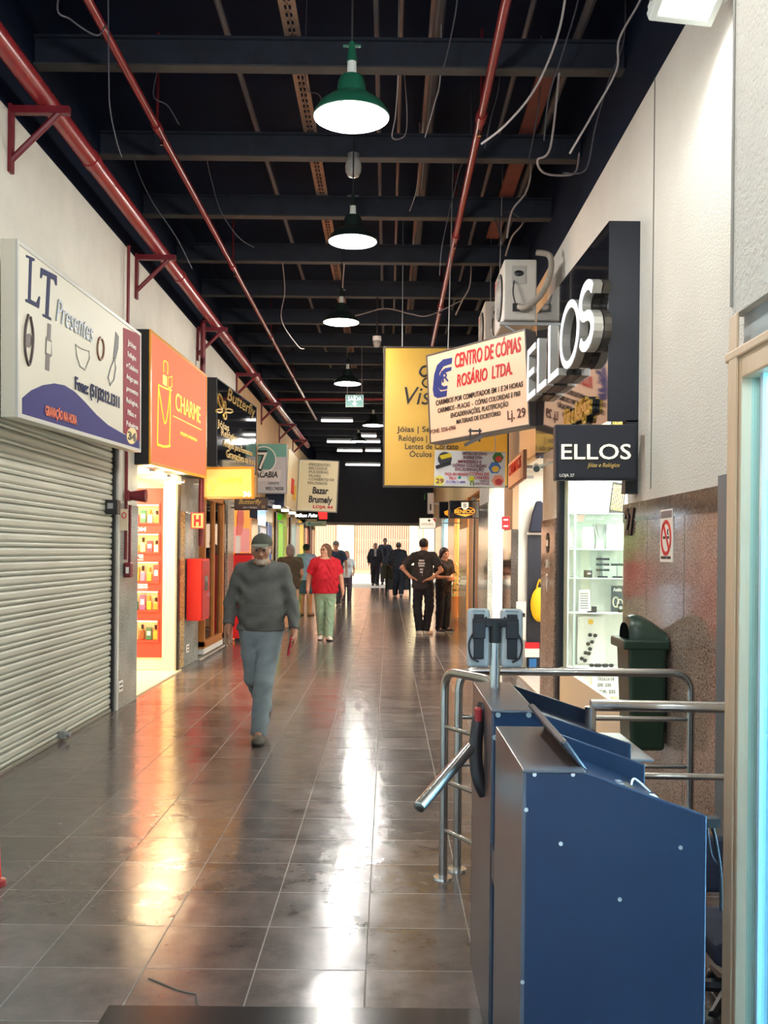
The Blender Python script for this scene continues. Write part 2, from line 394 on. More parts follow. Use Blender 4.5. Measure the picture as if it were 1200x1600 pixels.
# right: pillars
pillar(1, 9.17, 9.97, m_granite, 1.83, m_painted_up, 2.6, .04)
pillar(1, 12.4, 13.3, m_granite_d, 1.80, M('tan_upper_board', s(196,160,126), .6), 2.6, .04)
pillar(1, 15.4, 17.0, m_granite_g, 2.3, m_painted_up, 2.6, .03)
pillar(1, 19.5, 21.7, m_granite_y, 2.0, m_wood, 2.6, .03)
pillar(1, 23.3, 25.8, m_granite_y, 2.2, m_wood, 2.6, .03)
pillar(1, 29, 32.6, m_granite_g, 2.3, m_painted_up, 2.6, .03)
# left shells
m_warm_wall = M('warm_cream_wall', s(244,228,186), .6)
shell('charme', -1, 9.80, 12.1, 2.46, 1.9, m_warm_wall, M('cream_shop_floor', s(240,224,190), .22), 120, (1,.80,.50))
shell('butterfly', -1, 13.4, 15.35, 2.40, 1.0, M('dark_wood_wall', s(52,34,24), .5), m_concrete, 14, (1,.9,.75))
shell('orange', -1, 15.95, 18.0, 2.40, 1.2, M('orange_wall', s(240,150,40), .6), m_concrete, 40, (1,.85,.7))
shell('blue', -1, 18.9, 21.3, 2.35, 1.2, M('pale_blue_wall', s(214,228,240), .6), m_concrete, 60, (.9,.97,1))
shell('lime', -1, 21.9, 24.3, 2.35, 1.0, M('lime_wall', s(120,220,50), .6), m_concrete, 34, (.95,1,.85))
shell('grey', -1, 25.2, 26.6, 2.35, 1.0, M('grey_wall', s(190,196,190), .6), m_concrete, 25, (1,1,1))
shell('yellow', -1, 27.6, 29.6, 2.35, 1.0, M('yellow_wall', s(246,206,40), .6), m_concrete, 60, (1,.97,.85))
shell('brown', -1, 30.3, 32.3, 2.35, 1.0, M('brown_wall', s(190,110,80), .6), m_concrete, 30, (1,.9,.8))
shell('sand', -1, 33.0, 34.9, 2.35, 1.0, m_beige, m_concrete, 20, (1,.9,.8))
# right shells
shell('ellos', 1, 6.55, 9.22, 2.42, .85, M('vitrine_white', s(238,240,232), .5), m_white, 46, (.95,1,.97))
shell('copias', 1, 9.97, 12.4, 2.55, 1.3, M('copy_shop_white', s(226,222,212), .6), m_concrete, 55, (1,.97,.92))
shell('white', 1, 13.3, 15.4, 2.55, 1.3, M('bright_white_wall', s(244,242,232), .6), m_concrete, 90, (1,.98,.92))
m_honey_w = M('honey_wall', s(236,178,90), .55)
shell('honey', 1, 17.0, 19.5, 2.45, 1.0, m_honey_w, m_concrete, 90, (1,.82,.55))
shell('amber', 1, 21.7, 23.3, 2.45, 1.0, m_honey_w, m_concrete, 60, (1,.82,.55))
shell('sky', 1, 25.8, 29, 2.45, 1.0, M('sky_wall', s(206,230,236), .6), m_concrete, 70, (.9,.98,1))
shell('far', 1, 32.6, 34.9, 2.45, 1.0, m_dark, m_concrete, 0, (1,1,1))
# ================================================================ PIPES, BRACKETS, LAMPS
PX, PZ = -2.32, 4.50
g = empty('fire_pipe', (PX,4,PZ), 'thick dark red pipe running along the left wall on brackets', 'pipe')
MB().tube([(0,-7.5,0),(0,24,0)], .066, 20).build('pipe', m_red_pipe, g, smooth=True)
for k in range(9):
    y = -3.2 + k*3.2
    MB().tube([(0,y+.3,0),(0,y+.42,0)], .073, 20).build('coupling', m_red_pipe, g, smooth=True)
for k, y in enumerate([3.3,6.5,9.75,12.9,16.2,19.4,22.6,25.8]):
    ords = ['first','second','third','fourth','fifth','sixth','seventh','eighth']
    lab = ['dark red triangular bracket under the thick pipe, nearest to the camera','dark red triangular bracket at the top left photo edge above the white sign','dark red triangular bracket above the gap between white and orange signs',
           'dark red triangular bracket above the orange sign','dark red triangular bracket just above the black butterfly sign','dark red triangular bracket beyond the black butterfly sign, above the teal sign',
           'small dark red bracket on the beige wall left of the cream bazaar sign','farthest dark red bracket under the thick pipe'][k]
    b = empty('pipe_bracket', (XL,y,4.41), lab, 'bracket', 'red brackets carrying the thick pipe')
    MB().box((0,-.03,-.42),(.025,.03,.03)).build('wall_plate', m_red_br, b)
    MB().box((.0,-.025,-.03),(.40,.025,.02)).build('arm', m_red_br, b)
    MB().tube([(.01,0,-.34),(.33,0,-.02)], .022, 8).build('brace', m_red_br, b)
def thin_pipe(name, x, z, y0, y1, r, lab, hang):
    g = empty(name, (x,y0,z), lab, 'pipe')
    MB().tube([(0,0,0),(0,y1-y0,0)], r, 14).build('pipe', m_red_pipe, g, smooth=True)
    for y in hang:
        MB().tube([(0,y-y0-.06,0),(0,y-y0+.06,0)], r*1.35, 14).build('coupling', m_red_pipe, g, smooth=True)
        MB().cyl((0,y-y0,r),(0,y-y0,ZD-z), .011, n=8).build('hanger_rod', m_red_br, g)
        MB().cyl((.0,y-y0+.15,-r-.05),(.0,y-y0+.15,-r), .015, .01, n=10).build('sprinkler_head', m_chrome, g)
thin_pipe('sprinkler_pipe', -1.87, 4.86, -3, 25, .029, 'thin dark red sprinkler pipe hanging left of the row of lamps', [4.4,7.8,11.6,15.4,19])
thin_pipe('sprinkler_pipe', .70, 4.92, -3, 25, .032, 'thin dark red sprinkler pipe descending to the gold sign on the right side', [4.9,7.7,10.6,13.6,17])
p = at(500,625,20)
o = MB().tube([(XL,20,p.z),(XR,20,p.z+.05)], .03, 12).build('cross_pipe', m_red_pipe, smooth=True)
tag(o, 'dark red pipe crossing the corridor behind the green exit sign', 'pipe')
p = atx(197,560,XL)
g = empty('alarm_pipe', (XL+.05,9.3,0), 'thin dark red conduit running down the left pillar to a fire alarm call point', 'pipe')
MB().cyl((0,0,1.4),(0,0,4.38), .016, n=10).build('pipe', m_red_br, g)
g = empty('hydrant_riser', (XL+.10,12.78,0), 'dark red vertical pipe feeding the red hydrant cabinet', 'pipe')
MB().cyl((0,0,1.55),(0,0,4.0), .036, n=14).tube(arc_corner([(0,0,3.9),(0,0,4.5),(.06,0,4.5)],.05), .036, 14).build('pipe', m_red_br, g, smooth=True)

m_green_en = M('green_enamel', s(28,92,70), .3, coat=.4)
m_dark_en = M('dark_green_enamel', s(26,40,38), .35, coat=.3)
m_white_en = M('white_enamel', (.85,.86,.84), .25)
m_bulb = M('glowing_bulb', (1,1,1), .3, emit=(1,.98,.92), es=20)
m_cable = M('cable_black', (.02,.02,.022), .6)
LAMPS = [(549,184,5.45,.21,m_green_en,'green enamel pendant lamp, largest and nearest of the row'),(551,378,8.5,.21,m_dark_en,'dark pendant lamp second in the row, below the glass jar fixture'),
         (533,504,11.8,.215,m_dark_en,'pendant lamp third in the row down the corridor'),(543,600,15.4,.21,m_dark_en,'pendant lamp fourth in the row, just above the green exit sign'),
         (583,665,19.6,.21,m_dark_en,'small pendant lamp fifth in the row, left of the gold sign'),(560,690,26,.21,m_dark_en,'tiny distant pendant lamp near the end of the corridor')]
for yy in (2.2,-1.0): point('fill_light', (-.3,yy,4.0), LAMP_W*1.1, (1,.97,.90), .12)  # unseen fill lights added overhead to brighten the near walls and floor
for px, py, Y, r, me, lab in LAMPS:
    c = at(px, py, Y)
    g = empty('pendant_lamp', c, lab, 'lamp', 'pendant lamps in a row down the corridor')
    pr = [(r,0),(r+.004,.006),(r*.97,.03),(r*.86,.065),(r*.62,.105),(r*.40,.13),(r*.36,.20),(r*.30,.225),(.03,.235)]
    inn = [(.03,.225),(r*.34,.195),(r*.38,.125),(r*.60,.098),(r*.84,.058),(r*.95,.025),(r-.004,0)]
    o = MB().lathe(pr, n=40).build('lamp_shade', me, g, smooth=True)
    MB().lathe(inn+[(r,0)], n=40).build('shade_lining', m_white_en, o, smooth=True)
    MB().cyl((0,0,.23),(0,0,.31), .028, .024).build('socket', M('white_socket', s(210,214,210), .4), g, smooth=True)
    o = MB().cyl((0,0,.31),(0,0,.42), .03, .015).cyl((-.05,0,.40),(.05,0,.40), .008).build('hook', me, g)
    MB().cyl((0,0,.4),(0,0,ZD-c.z), .006, n=8).build('cord', m_cable, g)
    MB().ell((0,0,.075), (.042,.042,.06)).build('bulb', m_bulb, g, smooth=True)
    point('pendant_light', (c.x,c.y,c.z-.02), LAMP_W, (1,.97,.90), .07)
# floodlight at the top right
c = at(1078,-10,4.55)
g = empty('floodlight', c, 'rectangular white floodlight at the top right corner above the white wall', 'lamp')
fr = MB().ring([(-.16,-.13),(.16,-.13),(.16,.13),(-.16,.13)], [(-.125,-.1),(.125,-.1),(.125,.1),(-.125,.1)], 'y', -.03, .03).box((-.15,.025,-.12),(.15,.07,.12)).build('housing', M('white_floodlight_body', s(196,200,196), .4), g, bevel=.008)
gl = MB().box((-.13,-.012,-.105),(.13,.0,.105)).build('lens', M('floodlight_lens', (.9,.92,.9), .2, emit=(.93,1,.95), es=5), g)
ar = MB().box((-.18,.0,-.02),(-.165,.03,.12)).box((.165,.0,-.02),(.18,.03,.12)).box((-.18,0,.2),(.18,.03,.215)).box((-.18,0,.1),(-.165,.03,.21)).box((.165,0,.1),(.18,.03,.21)).build('bracket', m_greymetal, g)
MB().cyl((0,.02,.2),(0,.02,ZD-c.z), .012).build('stem', m_cable, g)
for o in (fr, gl): o.rotation_euler = (math.radians(58),0,math.radians(10))
sp = bpy.data.lights.new('flood_light','SPOT'); sp.energy = FLOOD_W*3; sp.spot_size = 2.2; sp.spot_blend = .6; sp.color = (.95,1,.93); sp.shadow_soft_size = .12
o = bpy.data.objects.new('flood_light', sp); COL.objects.link(o); o.location = c+Vector((.03,-.04,-.14)); o.rotation_euler = Vector((.30,.35,-1)).to_track_quat('-Z','Y').to_euler()
m_streakglow = M('light_streak_glow', (1,1,1), .4, emit=(1,.95,.92), es=2.2)  # glowing tubes added to draw the pale light streaks under the far roof
for px0, px1, py, Y, lab in ((502,551,657,26.0,'fluorescent strip light under the far ceiling left of the fifth lamp, nearest of its row'),(560,588,681,28.4,'short fluorescent strip light just below the fifth pendant lamp'),(511,556,690,30.0,'fluorescent strip light deep in the corridor above the cream bazaar sign'),
        (566,594,690,30.4,'short fluorescent strip light beside the gold sign deep in the corridor'),(527,566,704,31.8,'long far fluorescent strip light above the dark end wall'),(571,595,704,32.2,'far short strip light next to the gold sign edge'),(540,594,726,34.3,'lowest strip light on the dark end wall')):
    a, b_ = at(px0,py,Y), at(px1,py,Y)
    g = empty('streak_tube', a, lab, 'lamp', 'fluorescent strip lights at the far end')
    MB().tube([(0,0,0),(b_.x-a.x,0,0)], .035, 8).build('tube', m_streakglow, g); MB().box((0,-.04,.03),(b_.x-a.x,.04,.09)).build('batten', m_greymetal, g)  # housing made up to carry the glowing streak
    for x in (.05,b_.x-a.x-.05): MB().cyl((x,0,.08),(x,0,ZD-a.z), .008, n=6).build('hanger_rod', m_cable, g)
# glass jar fixture, camera dome
m_jar = glass_mat('dusty_glass', (.86,.88,.86), 1.6)
c = at(552,260,8.6)
g = empty('jar_lamp', c, 'unlit glass jar fixture hanging between the first two pendant lamps', 'lamp')
MB().lathe([(.02,-.09),(.05,-.085),(.068,-.05),(.072,.0),(.06,.06),(.045,.075)], n=20).build('glass_jar', M('milky_glass', s(176,174,170), .2), g, smooth=True)
MB().cyl((0,0,.07),(0,0,.11), .05).build('cap', m_greymetal, g); MB().cyl((0,0,.1),(0,0,ZB-c.z), .008).build('stem', m_cable, g)
c = at(589,536,13.5)
g = empty('dome_camera', c, 'small white dome camera hanging at the corner of the gold sign', 'camera')
MB().ell((0,0,0),(.055,.055,.06)).build('dome', M('grey_dome', s(150,146,142), .25), g, smooth=True)
MB().cyl((0,0,.03),(0,0,.09), .06).build('base', m_white, g); MB().cyl((0,0,.08),(0,0,ZB-c.z), .012).build('stem', m_cable, g)
# cable tray, conduits, planks above the beams
m_tray = M('dusty_tan_tray', s(150,118,100), .7, var=.3)
o = MB()
for k in range(150):
    y = -2 + k*.2
    o.box((-.79,y,5.25),(-.755,y+.2,5.262)).box((-.705,y,5.25),(-.67,y+.2,5.262)).box((-.755,y,5.25),(-.705,y+.03,5.262)).box((-.755,y+.1,5.25),(-.705,y+.13,5.262)).box((-.736,y,5.25),(-.724,y+.2,5.262))
tag(o.build('cable_tray', m_tray), 'tan perforated cable tray above the beams left of the lamps', 'cable tray')
m_cond = M('grey_conduit', s(92,86,90), .5)
m_cond2 = M('copper_conduit', s(120,96,88), .45)
for x, z, r, m, lab in ((-.12,5.3,.02,m_cond,'grey conduit above the beams just right of the lamp row'),(.06,5.32,.016,m_cond2,'slim pale conduit above the beams in the middle of the ceiling'),
        (.28,5.28,.022,m_cond2,'copper coloured conduit above the beams, left of the right red pipe'),(.33,5.42,.05,m_cond,'thick grey duct pipe above the beams left of the right red pipe'),
        (.98,5.35,.02,m_cond,'grey conduit above the beams right of the red sprinkler pipe'),(-1.25,5.4,.025,m_cond,'dark grey conduit above the beams right of the left red sprinkler pipe'),(1.36,5.3,.035,m_cond,'grey pipe above the beams close to the right wall')):
    tag(MB().tube([(x,-2,z),(x,24,z)], r, 10).build('ceiling_conduit', m), lab, 'conduit')
tag(MB().box((1.13,7.2,5.22),(1.27,11.6,5.26)).build('reddish_plank', M('reddish_wood_plank', s(112,58,52), .6, var=.2)), 'reddish wooden plank above the beams on the right side', 'plank')
# loose cables
m_wire = M('pale_dusty_cable', s(160,150,150), .6); m_wire2 = M('dark_dusty_cable', s(74,72,80), .6)
CB = [([(885,-20),(870,60),(835,140),(790,195),(752,225)],5.6,.007,m_wire,'pale cable sagging from the ceiling right of the red sprinkler pipe'),
      ([(1005,-10),(968,60),(963,110),(925,180),(890,240)],5.9,.007,m_wire,'long pale cable draped along the dark top of the right wall'),
      ([(975,60),(950,130),(930,200),(915,265),(880,270)],7.0,.006,m_wire2,'grey cable drooping into the junction of wires on the right wall'),
      ([(622,115),(618,180),(613,215),(632,212),(636,180),(632,118)],7.2,.005,m_wire,'thin cable hanging in a loop right of the nearest pendant lamp'),
      ([(688,118),(678,165),(664,215)],7.2,.005,m_wire,'short cable end dangling below the first beam left of the red pipe'),
      ([(90,5),(110,30),(150,55),(165,40)],5.2,.005,m_wire2,'thin wire hanging near the thin left red pipe at the photo top'),
      ([(170,110),(172,170),(182,220),(190,245)],5.6,.004,m_wire2,'wire hanging down left of the thin red pipe'),
      ([(240,150),(262,165),(280,195)],7.0,.004,m_wire2,'short wire curling right of the thin red pipe coupling'),
      ([(210,250),(235,310),(275,370),(300,420)],8.4,.005,m_wire2,'long drooping wire between the two left red pipes'),
      ([(330,280),(345,330),(372,370),(397,387)],9.0,.004,m_wire2,'wire drooping between left red pipe and second pendant lamp'),
      ([(445,455),(440,500),(465,540),(475,545)],12.2,.006,m_wire,'pale cable end hanging left of the third pendant lamp'),
      ([(540,490),(600,482),(640,490),(670,493),(720,470)],12.4,.008,m_wire,'pale cable slung across the corridor above the gold sign'),
      ([(735,230),(720,260),(712,290),(700,340),(690,390),(687,430)],8.8,.005,m_wire2,'cable hanging along the right red sprinkler pipe'),
      ([(860,230),(840,250),(850,270),(880,274),(900,268),(905,240)],7.5,.009,m_wire,'tangle of cables on the dark right wall above the air conditioners'),
      ([(830,262),(822,300),(800,330),(792,372)],9.2,.010,m_wire,'bundle of pale cables dropping toward the air conditioner'),
      ([(905,-10),(880,80),(858,150),(850,220)],6.6,.006,m_wire2,'thin grey cable running down beside the long pale cable on the right'),
      ([(715,-10),(704,60),(690,118)],6.4,.005,m_wire2,'short thin cable left of the right red pipe at the photo top'),
      ([(780,130),(768,180),(757,232)],7.6,.005,m_wire2,'thin cable just right of the red sprinkler pipe coupling'),
      ([(845,130),(836,200),(826,250)],7.8,.006,m_wire2,'pale thin cable left of the tangle on the right wall'),
      ([(655,260),(650,300),(640,330)],9.4,.005,m_wire,'thin loose end hanging below the second beam near the jar fixture'),
      ([(820,340),(800,370),(790,400)],10.6,.010,m_wire,'thick pale cable end above the far air conditioner'),
      ([(735,440),(722,470),(712,492)],12.6,.010,m_wire,'pale cables dangling right of the red pipe near the gold sign'),
      ([(478,130),(500,150),(520,200),(548,210)],7.3,.004,m_wire2,'thin wire crossing beside the cable tray near the first lamp'),
      ([(785,380),(780,352),(792,330),(818,345)],9.6,.006,m_wire2,'thin cable curling above the air conditioner')]
for pts, Y, r, m, lab in CB:
    P = [at(x, y, Y+.12*i) for i, (x, y) in enumerate(pts)]; q0 = P[0]; yb = min(YB, key=lambda v: abs(v-q0.y))
    P = spline([Vector((q0.x,yb+.05,ZB+.01)) if q0.z < ZB-.02 else Vector((q0.x,q0.y,ZD))]+P, 7)
    tag(MB().tube(P, r, 6).build('loose_cable', m, smooth=True), lab, 'cable', 'loose cables under the ceiling')

# ================================================================ SIGN HELPERS
class Sign:
    """flat sign; local x along its width as seen, y into it, z up"""
    def __init__(q, name, bl, br, h, depth, face, cab, label, cat='sign', group=None, frame=None, fw=.025, rz=None):
        bl, br = Vector(bl), Vector(br)
        u = (br-bl); q.w = u.length; u.normalize(); q.h = h
        n = Vector((0,0,1)).cross(u).normalized(); z = u.cross(n)
        q.M = Matrix((u, n, z)).transposed().to_4x4(); q.M.translation = bl; q.Mi = q.M.inverted()
        q.root = empty(name, (0,0,0), label, cat, group); q.root.matrix_world = q.M
        q.cab = MB().box((0,.004,0),(q.w,depth,h)).build('cabinet', cab, q.root, bevel=.006)
        q.face = MB().box((fw*.6,-.002,fw*.6),(q.w-fw*.6,.006,h-fw*.6)).build('face', face, q.root)
        if frame:
            MB().ring([(0,0),(q.w,0),(q.w,h),(0,h)],[(fw,fw),(q.w-fw,fw),(q.w-fw,h-fw),(fw,h-fw)],'y',-.008,.012).build('frame', frame, q.root, bevel=.003)
    def uv(q, px, py):
        dx, dy = unroll(px, py); d = Vector((dx/FPX,1,-dy/FPX)); o = Vector((0,0,CAMH))
        n = q.M.col[1].xyz; t = (q.M.translation-o).dot(n)/d.dot(n)
        p = q.Mi @ (o+d*t); return p.x, p.z, t
    def text(q, body, p0, p1, hpx, mat, shear=0, bold=0.0, name='lettering', ext=.002, y=-.0085):
        """baseline from pixel p0 to p1, cap height hpx pixels"""
        u0, z0, t0 = q.uv(*p0); u1, z1, t1 = q.uv(*p1)
        return text(q.root, body, u0, (z0+z1)/2, u1-u0, hpx*(t0+t1)/2/FPX, mat, shear, bold, name, ext, y)
    def arm(q, way):
        o = q.M.translation; m_ = m_greymetal
        if way == 'L': MB().box((-(o.x-XL)-.03,.02,q.h*.45),(.0,.04,q.h*.45+.025)).build('bracket_arm', m_, q.root)
        elif way == 'R': MB().box((q.w,.02,q.h*.45),(XR-o.x+.03,.04,q.h*.45+.025)).build('bracket_arm', m_, q.root)
        else:
            for x in (q.w*.15,q.w*.85): MB().cyl((x,.03,q.h),(x,.03,ZD-o.z), .006, n=6).build('hanger_rod', m_, q.root)
        return q
    def poly(q, pts, mat, name='mark', th=.002, y=-.003):
        P = [q.uv(*p)[:2] for p in pts]
        return MB().prism(P, 'y', y-th, y+th).build(name, mat, q.root)
    def stroke(q, pts, r, mat, name='mark', closed=False, n=6):
        P = [Vector((q.uv(*p)[0],-.004,q.uv(*p)[1])) for p in pts]
        if not closed: P = spline(P, n)
        return MB().tube(P, r, 6, closed=closed).build(name, mat, q.root)
_fc = bpy.data.curves.new('lettering','FONT')
def text_geo(body, shear=0, bold=0.0, ext=0.0):
    _fc.body = 'H'; _fc.shear = 0; _fc.offset = 0; _fc.extrude = 0; _fc.resolution_u = 3
    o = bpy.data.objects.new('tmp', _fc); me = o.to_mesh(); cap = max(v.co.y for v in me.vertices); o.to_mesh_clear()
    _fc.body = body; _fc.shear = shear; _fc.offset = bold; _fc.extrude = ext
    me = o.to_mesh()
    V = [v.co.copy() for v in me.vertices]; F = [tuple(p.vertices) for p in me.polygons]
    o.to_mesh_clear(); bpy.data.objects.remove(o)
    return V, F, cap
def text(parent, body, x, z, w, h, mat, shear=0, bold=0.0, name='lettering', ext=.002, y=-.003):
    V, F, cap = text_geo(body, shear, bold, .5)
    x0 = min(v.x for v in V); x1 = max(v.x for v in V)
    k = w/(x1-x0); kz = h/cap
    mb = MB().add([(x+(v.x-x0)*k, y-v.z*2*ext, z+v.y*kz) for v in V], F)
    me = mb.build(name, mat, parent); return me
# ================================================================ SIGNS, LEFT SIDE
m_lit_cream = M('lit_cream_acrylic', s(204,200,184), .5)
XS = -2.30
bl, br = atx(26,652,XS), atx(219,707,XS)
H = (atx(26,373,XS).z-bl.z + atx(219,520,XS).z-br.z)/2
q = Sign('shop_sign', bl, br, H, .10, m_lit_cream, M('cream_sign_side', s(206,202,186), .5), 'wide white gift shop sign above the closed roller shutter', frame=M('aluminium_trim', s(186,186,180), .4), fw=.03)
q.poly([(34,650),(34,622),(48,610),(66,602),(84,599),(100,602),(116,612),(132,628),(150,648),(168,664),(192,678),(217,686),(217,704),(130,680)], M('blue_wave_print', (.020,.020,.15), .6, spec=.2), 'wave')
q.poly([(192,512),(218,523),(218,690),(192,676)], M('crimson_panel', (.24,.012,.03), .6, spec=.2), 'side_panel', .0025)
m_ltblue = M('deep_navy_print', (.008,.014,.075), .6, spec=.15)
q.poly([(40,398),(53,404),(53,408),(49,408),(47,468),(56,473),(60,463),(62,464),(60,482),(39,471),(39,467),(43,468),(45,404),(40,402)], m_ltblue, 'lettering')
q.poly([(63,418),(88,431),(88,446),(86,446),(84,438),(78,435),(75,494),(79,497),(79,501),(66,494),(66,490),(70,492),(73,432),(66,429),(64,435),(62,434)], m_ltblue, 'lettering')
q.text('Presentes', (86,500), (144,537), 34, M('silver_print', s(120,134,150), .4), shear=.35)
q.text('Fone: (51)3212.1311', (116,605), (185,640), 18, m_ltblue, bold=.02)
q.text('GRAVAÇÃO NA HORA', (69,650), (118,662), 14, M('orange_print', s(226,110,70), .5), bold=.02)
for i, t in enumerate(['Jóias','Relógios','e Celulares','Artigos para','presentes','Relógios,','Pilhas e','Pulseiras']):
    y = 541+i*18.0; q.text(t, (198 if len(t)<9 else 196, y-2), (211 if len(t)<9 else 214, y+5), 8, m_whiteprint)
q.poly([q_ for q_ in circ(205,681,8,13,24)], M('pale_gold_disc', s(226,206,140), .5), 'disc', .003)
q.text('34', (199,686), (211,690), 12, m_blackprint, bold=.03, y=-.008)
mp = M('sketch_brown_print', s(70,58,56), .5)
q.stroke([(43,492),(38,515),(38,550),(44,570),(49,548),(50,520),(46,495)], .012, mp, 'watch_drawing'); q.poly(circ(44,532,5,11,16), mp, 'watch_drawing')
q.poly([(74,505),(79,507),(78,530),(80,533),(80,556),(77,559),(76,580),(70,577),(71,555),(70,552),(71,527),(73,525)], mp, 'watch_drawing'); q.poly([(72,532),(79,535),(78,554),(71,551)], m_lit_cream, 'watch_drawing', .004)
q.stroke([(117,538),(122,542),(130,546),(138,548),(139,560),(132,578),(124,572),(119,556)], .006, M('silver_line', s(150,150,140), .4), 'necklace_drawing', closed=True)
q.stroke(circ(156,545,5,17,20), .012, M('brown_ring', s(120,84,60), .4), 'ring_drawing', closed=True)
q.poly([(180,518),(185,526),(184,545),(179,566),(176,560),(178,540)], m_blackprint, 'phone_drawing'); q.stroke([(178,560),(172,575),(168,590),(171,602),(177,594),(180,575)], .008, m_greymetal, 'phone_drawing', closed=True)

m_orange_face = M('lit_orange_acrylic', s(200,78,46), .7, emit=s(255,116,80), es=.66, spec=.2)
XC = -2.36
bl, br = atx(234,726,XC), atx(322,748,XC); H = (atx(236,512,XC).z-bl.z+atx(322,588,XC).z-br.z)/2
m_goldtrim = M('amber_trim', s(206,140,24), .3, emit=s(206,130,10), es=.15)
q = Sign('shop_sign', bl, br, H, .22, m_orange_face, M('black_sign_side', s(18,19,24), .5), 'glowing orange perfumery sign with black side, left wall', frame=m_goldtrim, fw=.035)
m_yl = M('glowing_yellow_line', s(255,220,60), .5, emit=s(255,210,40), es=.5)
q.text('CHARME', (273,641), (312,661), 26, m_yl)
q.poly([(270,649),(314,671),(314,672.5),(270,650.5)], m_yl, 'rule')
q.text('PERFUMARIA', (281,679), (307,691), 5, m_yl)
q.stroke([(247,600),(246,640),(245,695)], .008, m_yl, 'bottle_drawing'); q.stroke([(265,606),(265,650),(264,696)], .008, m_yl, 'bottle_drawing')
q.stroke([(247,606),(253,645),(257,662),(261,645),(265,610)], .008, m_yl, 'bottle_drawing')
q.stroke([(246,695),(256,698),(264,697)], .014, m_yl, 'bottle_drawing'); q.stroke([(248,602),(256,606),(267,610)], .010, m_yl, 'bottle_drawing')
q.poly([(254,585),(260,588),(260,604),(254,600)], m_yl, 'bottle_drawing'); q.stroke([(255,582),(255,565),(261,568),(261,585)], .006, m_yl, 'bottle_drawing'); q.stroke([(262,590),(268,588),(268,604),(262,606)], .006, m_yl, 'bottle_drawing', closed=True)
for k in range(3):
    y = 10.2+k*.75; c = Vector((XC-.12,y,q.M.translation.z-.0))
    g = empty('downlight', c, ['small round downlight under the orange sign, nearest of three','small round downlight under the orange sign, middle of three','small round downlight under the orange sign, farthest of three'][k], 'lamp', 'downlights under the orange sign')
    MB().cyl((0,0,-.03),(0,0,0), .045).build('bezel', m_chrome, g, smooth=True)
    MB().cyl((0,0,-.034),(0,0,-.03), .035).build('lens', M('warm_lens', (1,.9,.7), .3, emit=(1,.80,.5), es=14), g)
    point('downlight', c+Vector((0,0,-.10)), 12, (1,.78,.45), .04)
XBt = -2.38
bl, br = atx(338,728,XBt), atx(400,742,XBt); H = (atx(338,590,XBt).z-bl.z + atx(400,629,XBt).z-br.z)/2-.03
q = Sign('shop_sign', bl, br, H, .18, m_blackgl, M('black_sign_side_b', s(20,20,24), .5), 'glossy black jewellery sign with gold butterfly, behind the orange sign', frame=m_black, fw=.015)
q.text('Butterfly', (354,632), (398,646), 18, m_gold, shear=.3)
def loop(cx, cy, rx, ry, a): return [(cx+rx*math.cos(t)*math.cos(a)-ry*math.sin(t)*math.sin(a), cy+rx*math.cos(t)*math.sin(a)+ry*math.sin(t)*math.cos(a)) for t in [2*math.pi*k/16 for k in range(16)]]
for lp in (loop(344,627,12,3,1.35), loop(342,642,5,2.5,.1), loop(357,642,6,3,.1), loop(351,650,5,2.3,1.5), loop(350.5,633,6,1.6,1.5)): q.stroke(lp, .013, m_gold, 'butterfly_mark', closed=True)
for t, a, b, h in (('Jóias',(339,668),(357,672),11),('Relógios',(345,682),(371,690),11),('Artigos para Formatura',(348,700),(394,710),9),('Gravações na hora',(353,715),(398,727),11)): q.text(t, a, b, h, m_goldtxt)
# lit number sign
Y36 = 12.9
bl, br = at(315,780,Y36), at(397,779,Y36)
m_36 = M('lit_amber_acrylic', s(250,190,100), .5, emit=s(255,178,92), es=.62)
q = Sign('hanging_sign', bl, br, at(315,730,Y36).z-bl.z, .10, m_36, m_goldtrim, 'small glowing amber sign numbered 36, projecting below the orange sign', frame=m_goldtrim, fw=.03)
q.arm('L')
q.text('36', (380,776), (392,776), 8, M('white_number', (1,1,1), .4, emit=(1,1,1), es=.5), bold=.03)
q.text('CHARME', (340,756), (379,756), 10, m_yl)
q.stroke([(322,768),(322,756),(330,752),(333,758),(333,770)], .006, m_yl, 'bottle_drawing', closed=True)
# teal barbershop sign
Y7 = 19.0
bl, br = at(385,771,Y7), at(448,771,Y7)
q = Sign('hanging_sign', bl, br, at(448,694,Y7).z-br.z, .12, M('pale_grey_face', s(196,198,204), .45), M('grey_side', s(150,152,156), .5), 'teal and grey hanging sign with a large number seven badge')
q.arm('L')
m_teal = M('teal_print', s(112,178,164), .45)
q.poly([(386,694),(448,694),(448,714),(386,714)], m_teal, 'band')
q.poly(circ(412,718,19,20,32), M('teal_disc', s(92,150,142), .45), 'badge', .003); q.stroke(circ(412,718,19,20,32), .012, m_whiteprint, 'badge_ring', closed=True)
q.text('7', (402,734), (418,734), 28, m_blackprint, bold=.06, y=-.008); q.text('7', (403,733), (418,733), 26, m_whiteprint, bold=.0, y=-.013)
q.poly([(392,734),(440,734),(438,752),(392,752)], M('white_ribbon', s(214,214,214), .5), 'ribbon', .004, -.006)
q.text('ACABIA', (398,746), (434,746), 9, m_blackprint, bold=.03, y=-.012, shear=.15)
q.text('CONTATO', (419,757), (436,757), 3.5, m_blackprint, bold=.02); q.text('9921.74358', (415,766), (443,766), 5, m_blackprint, bold=.02)
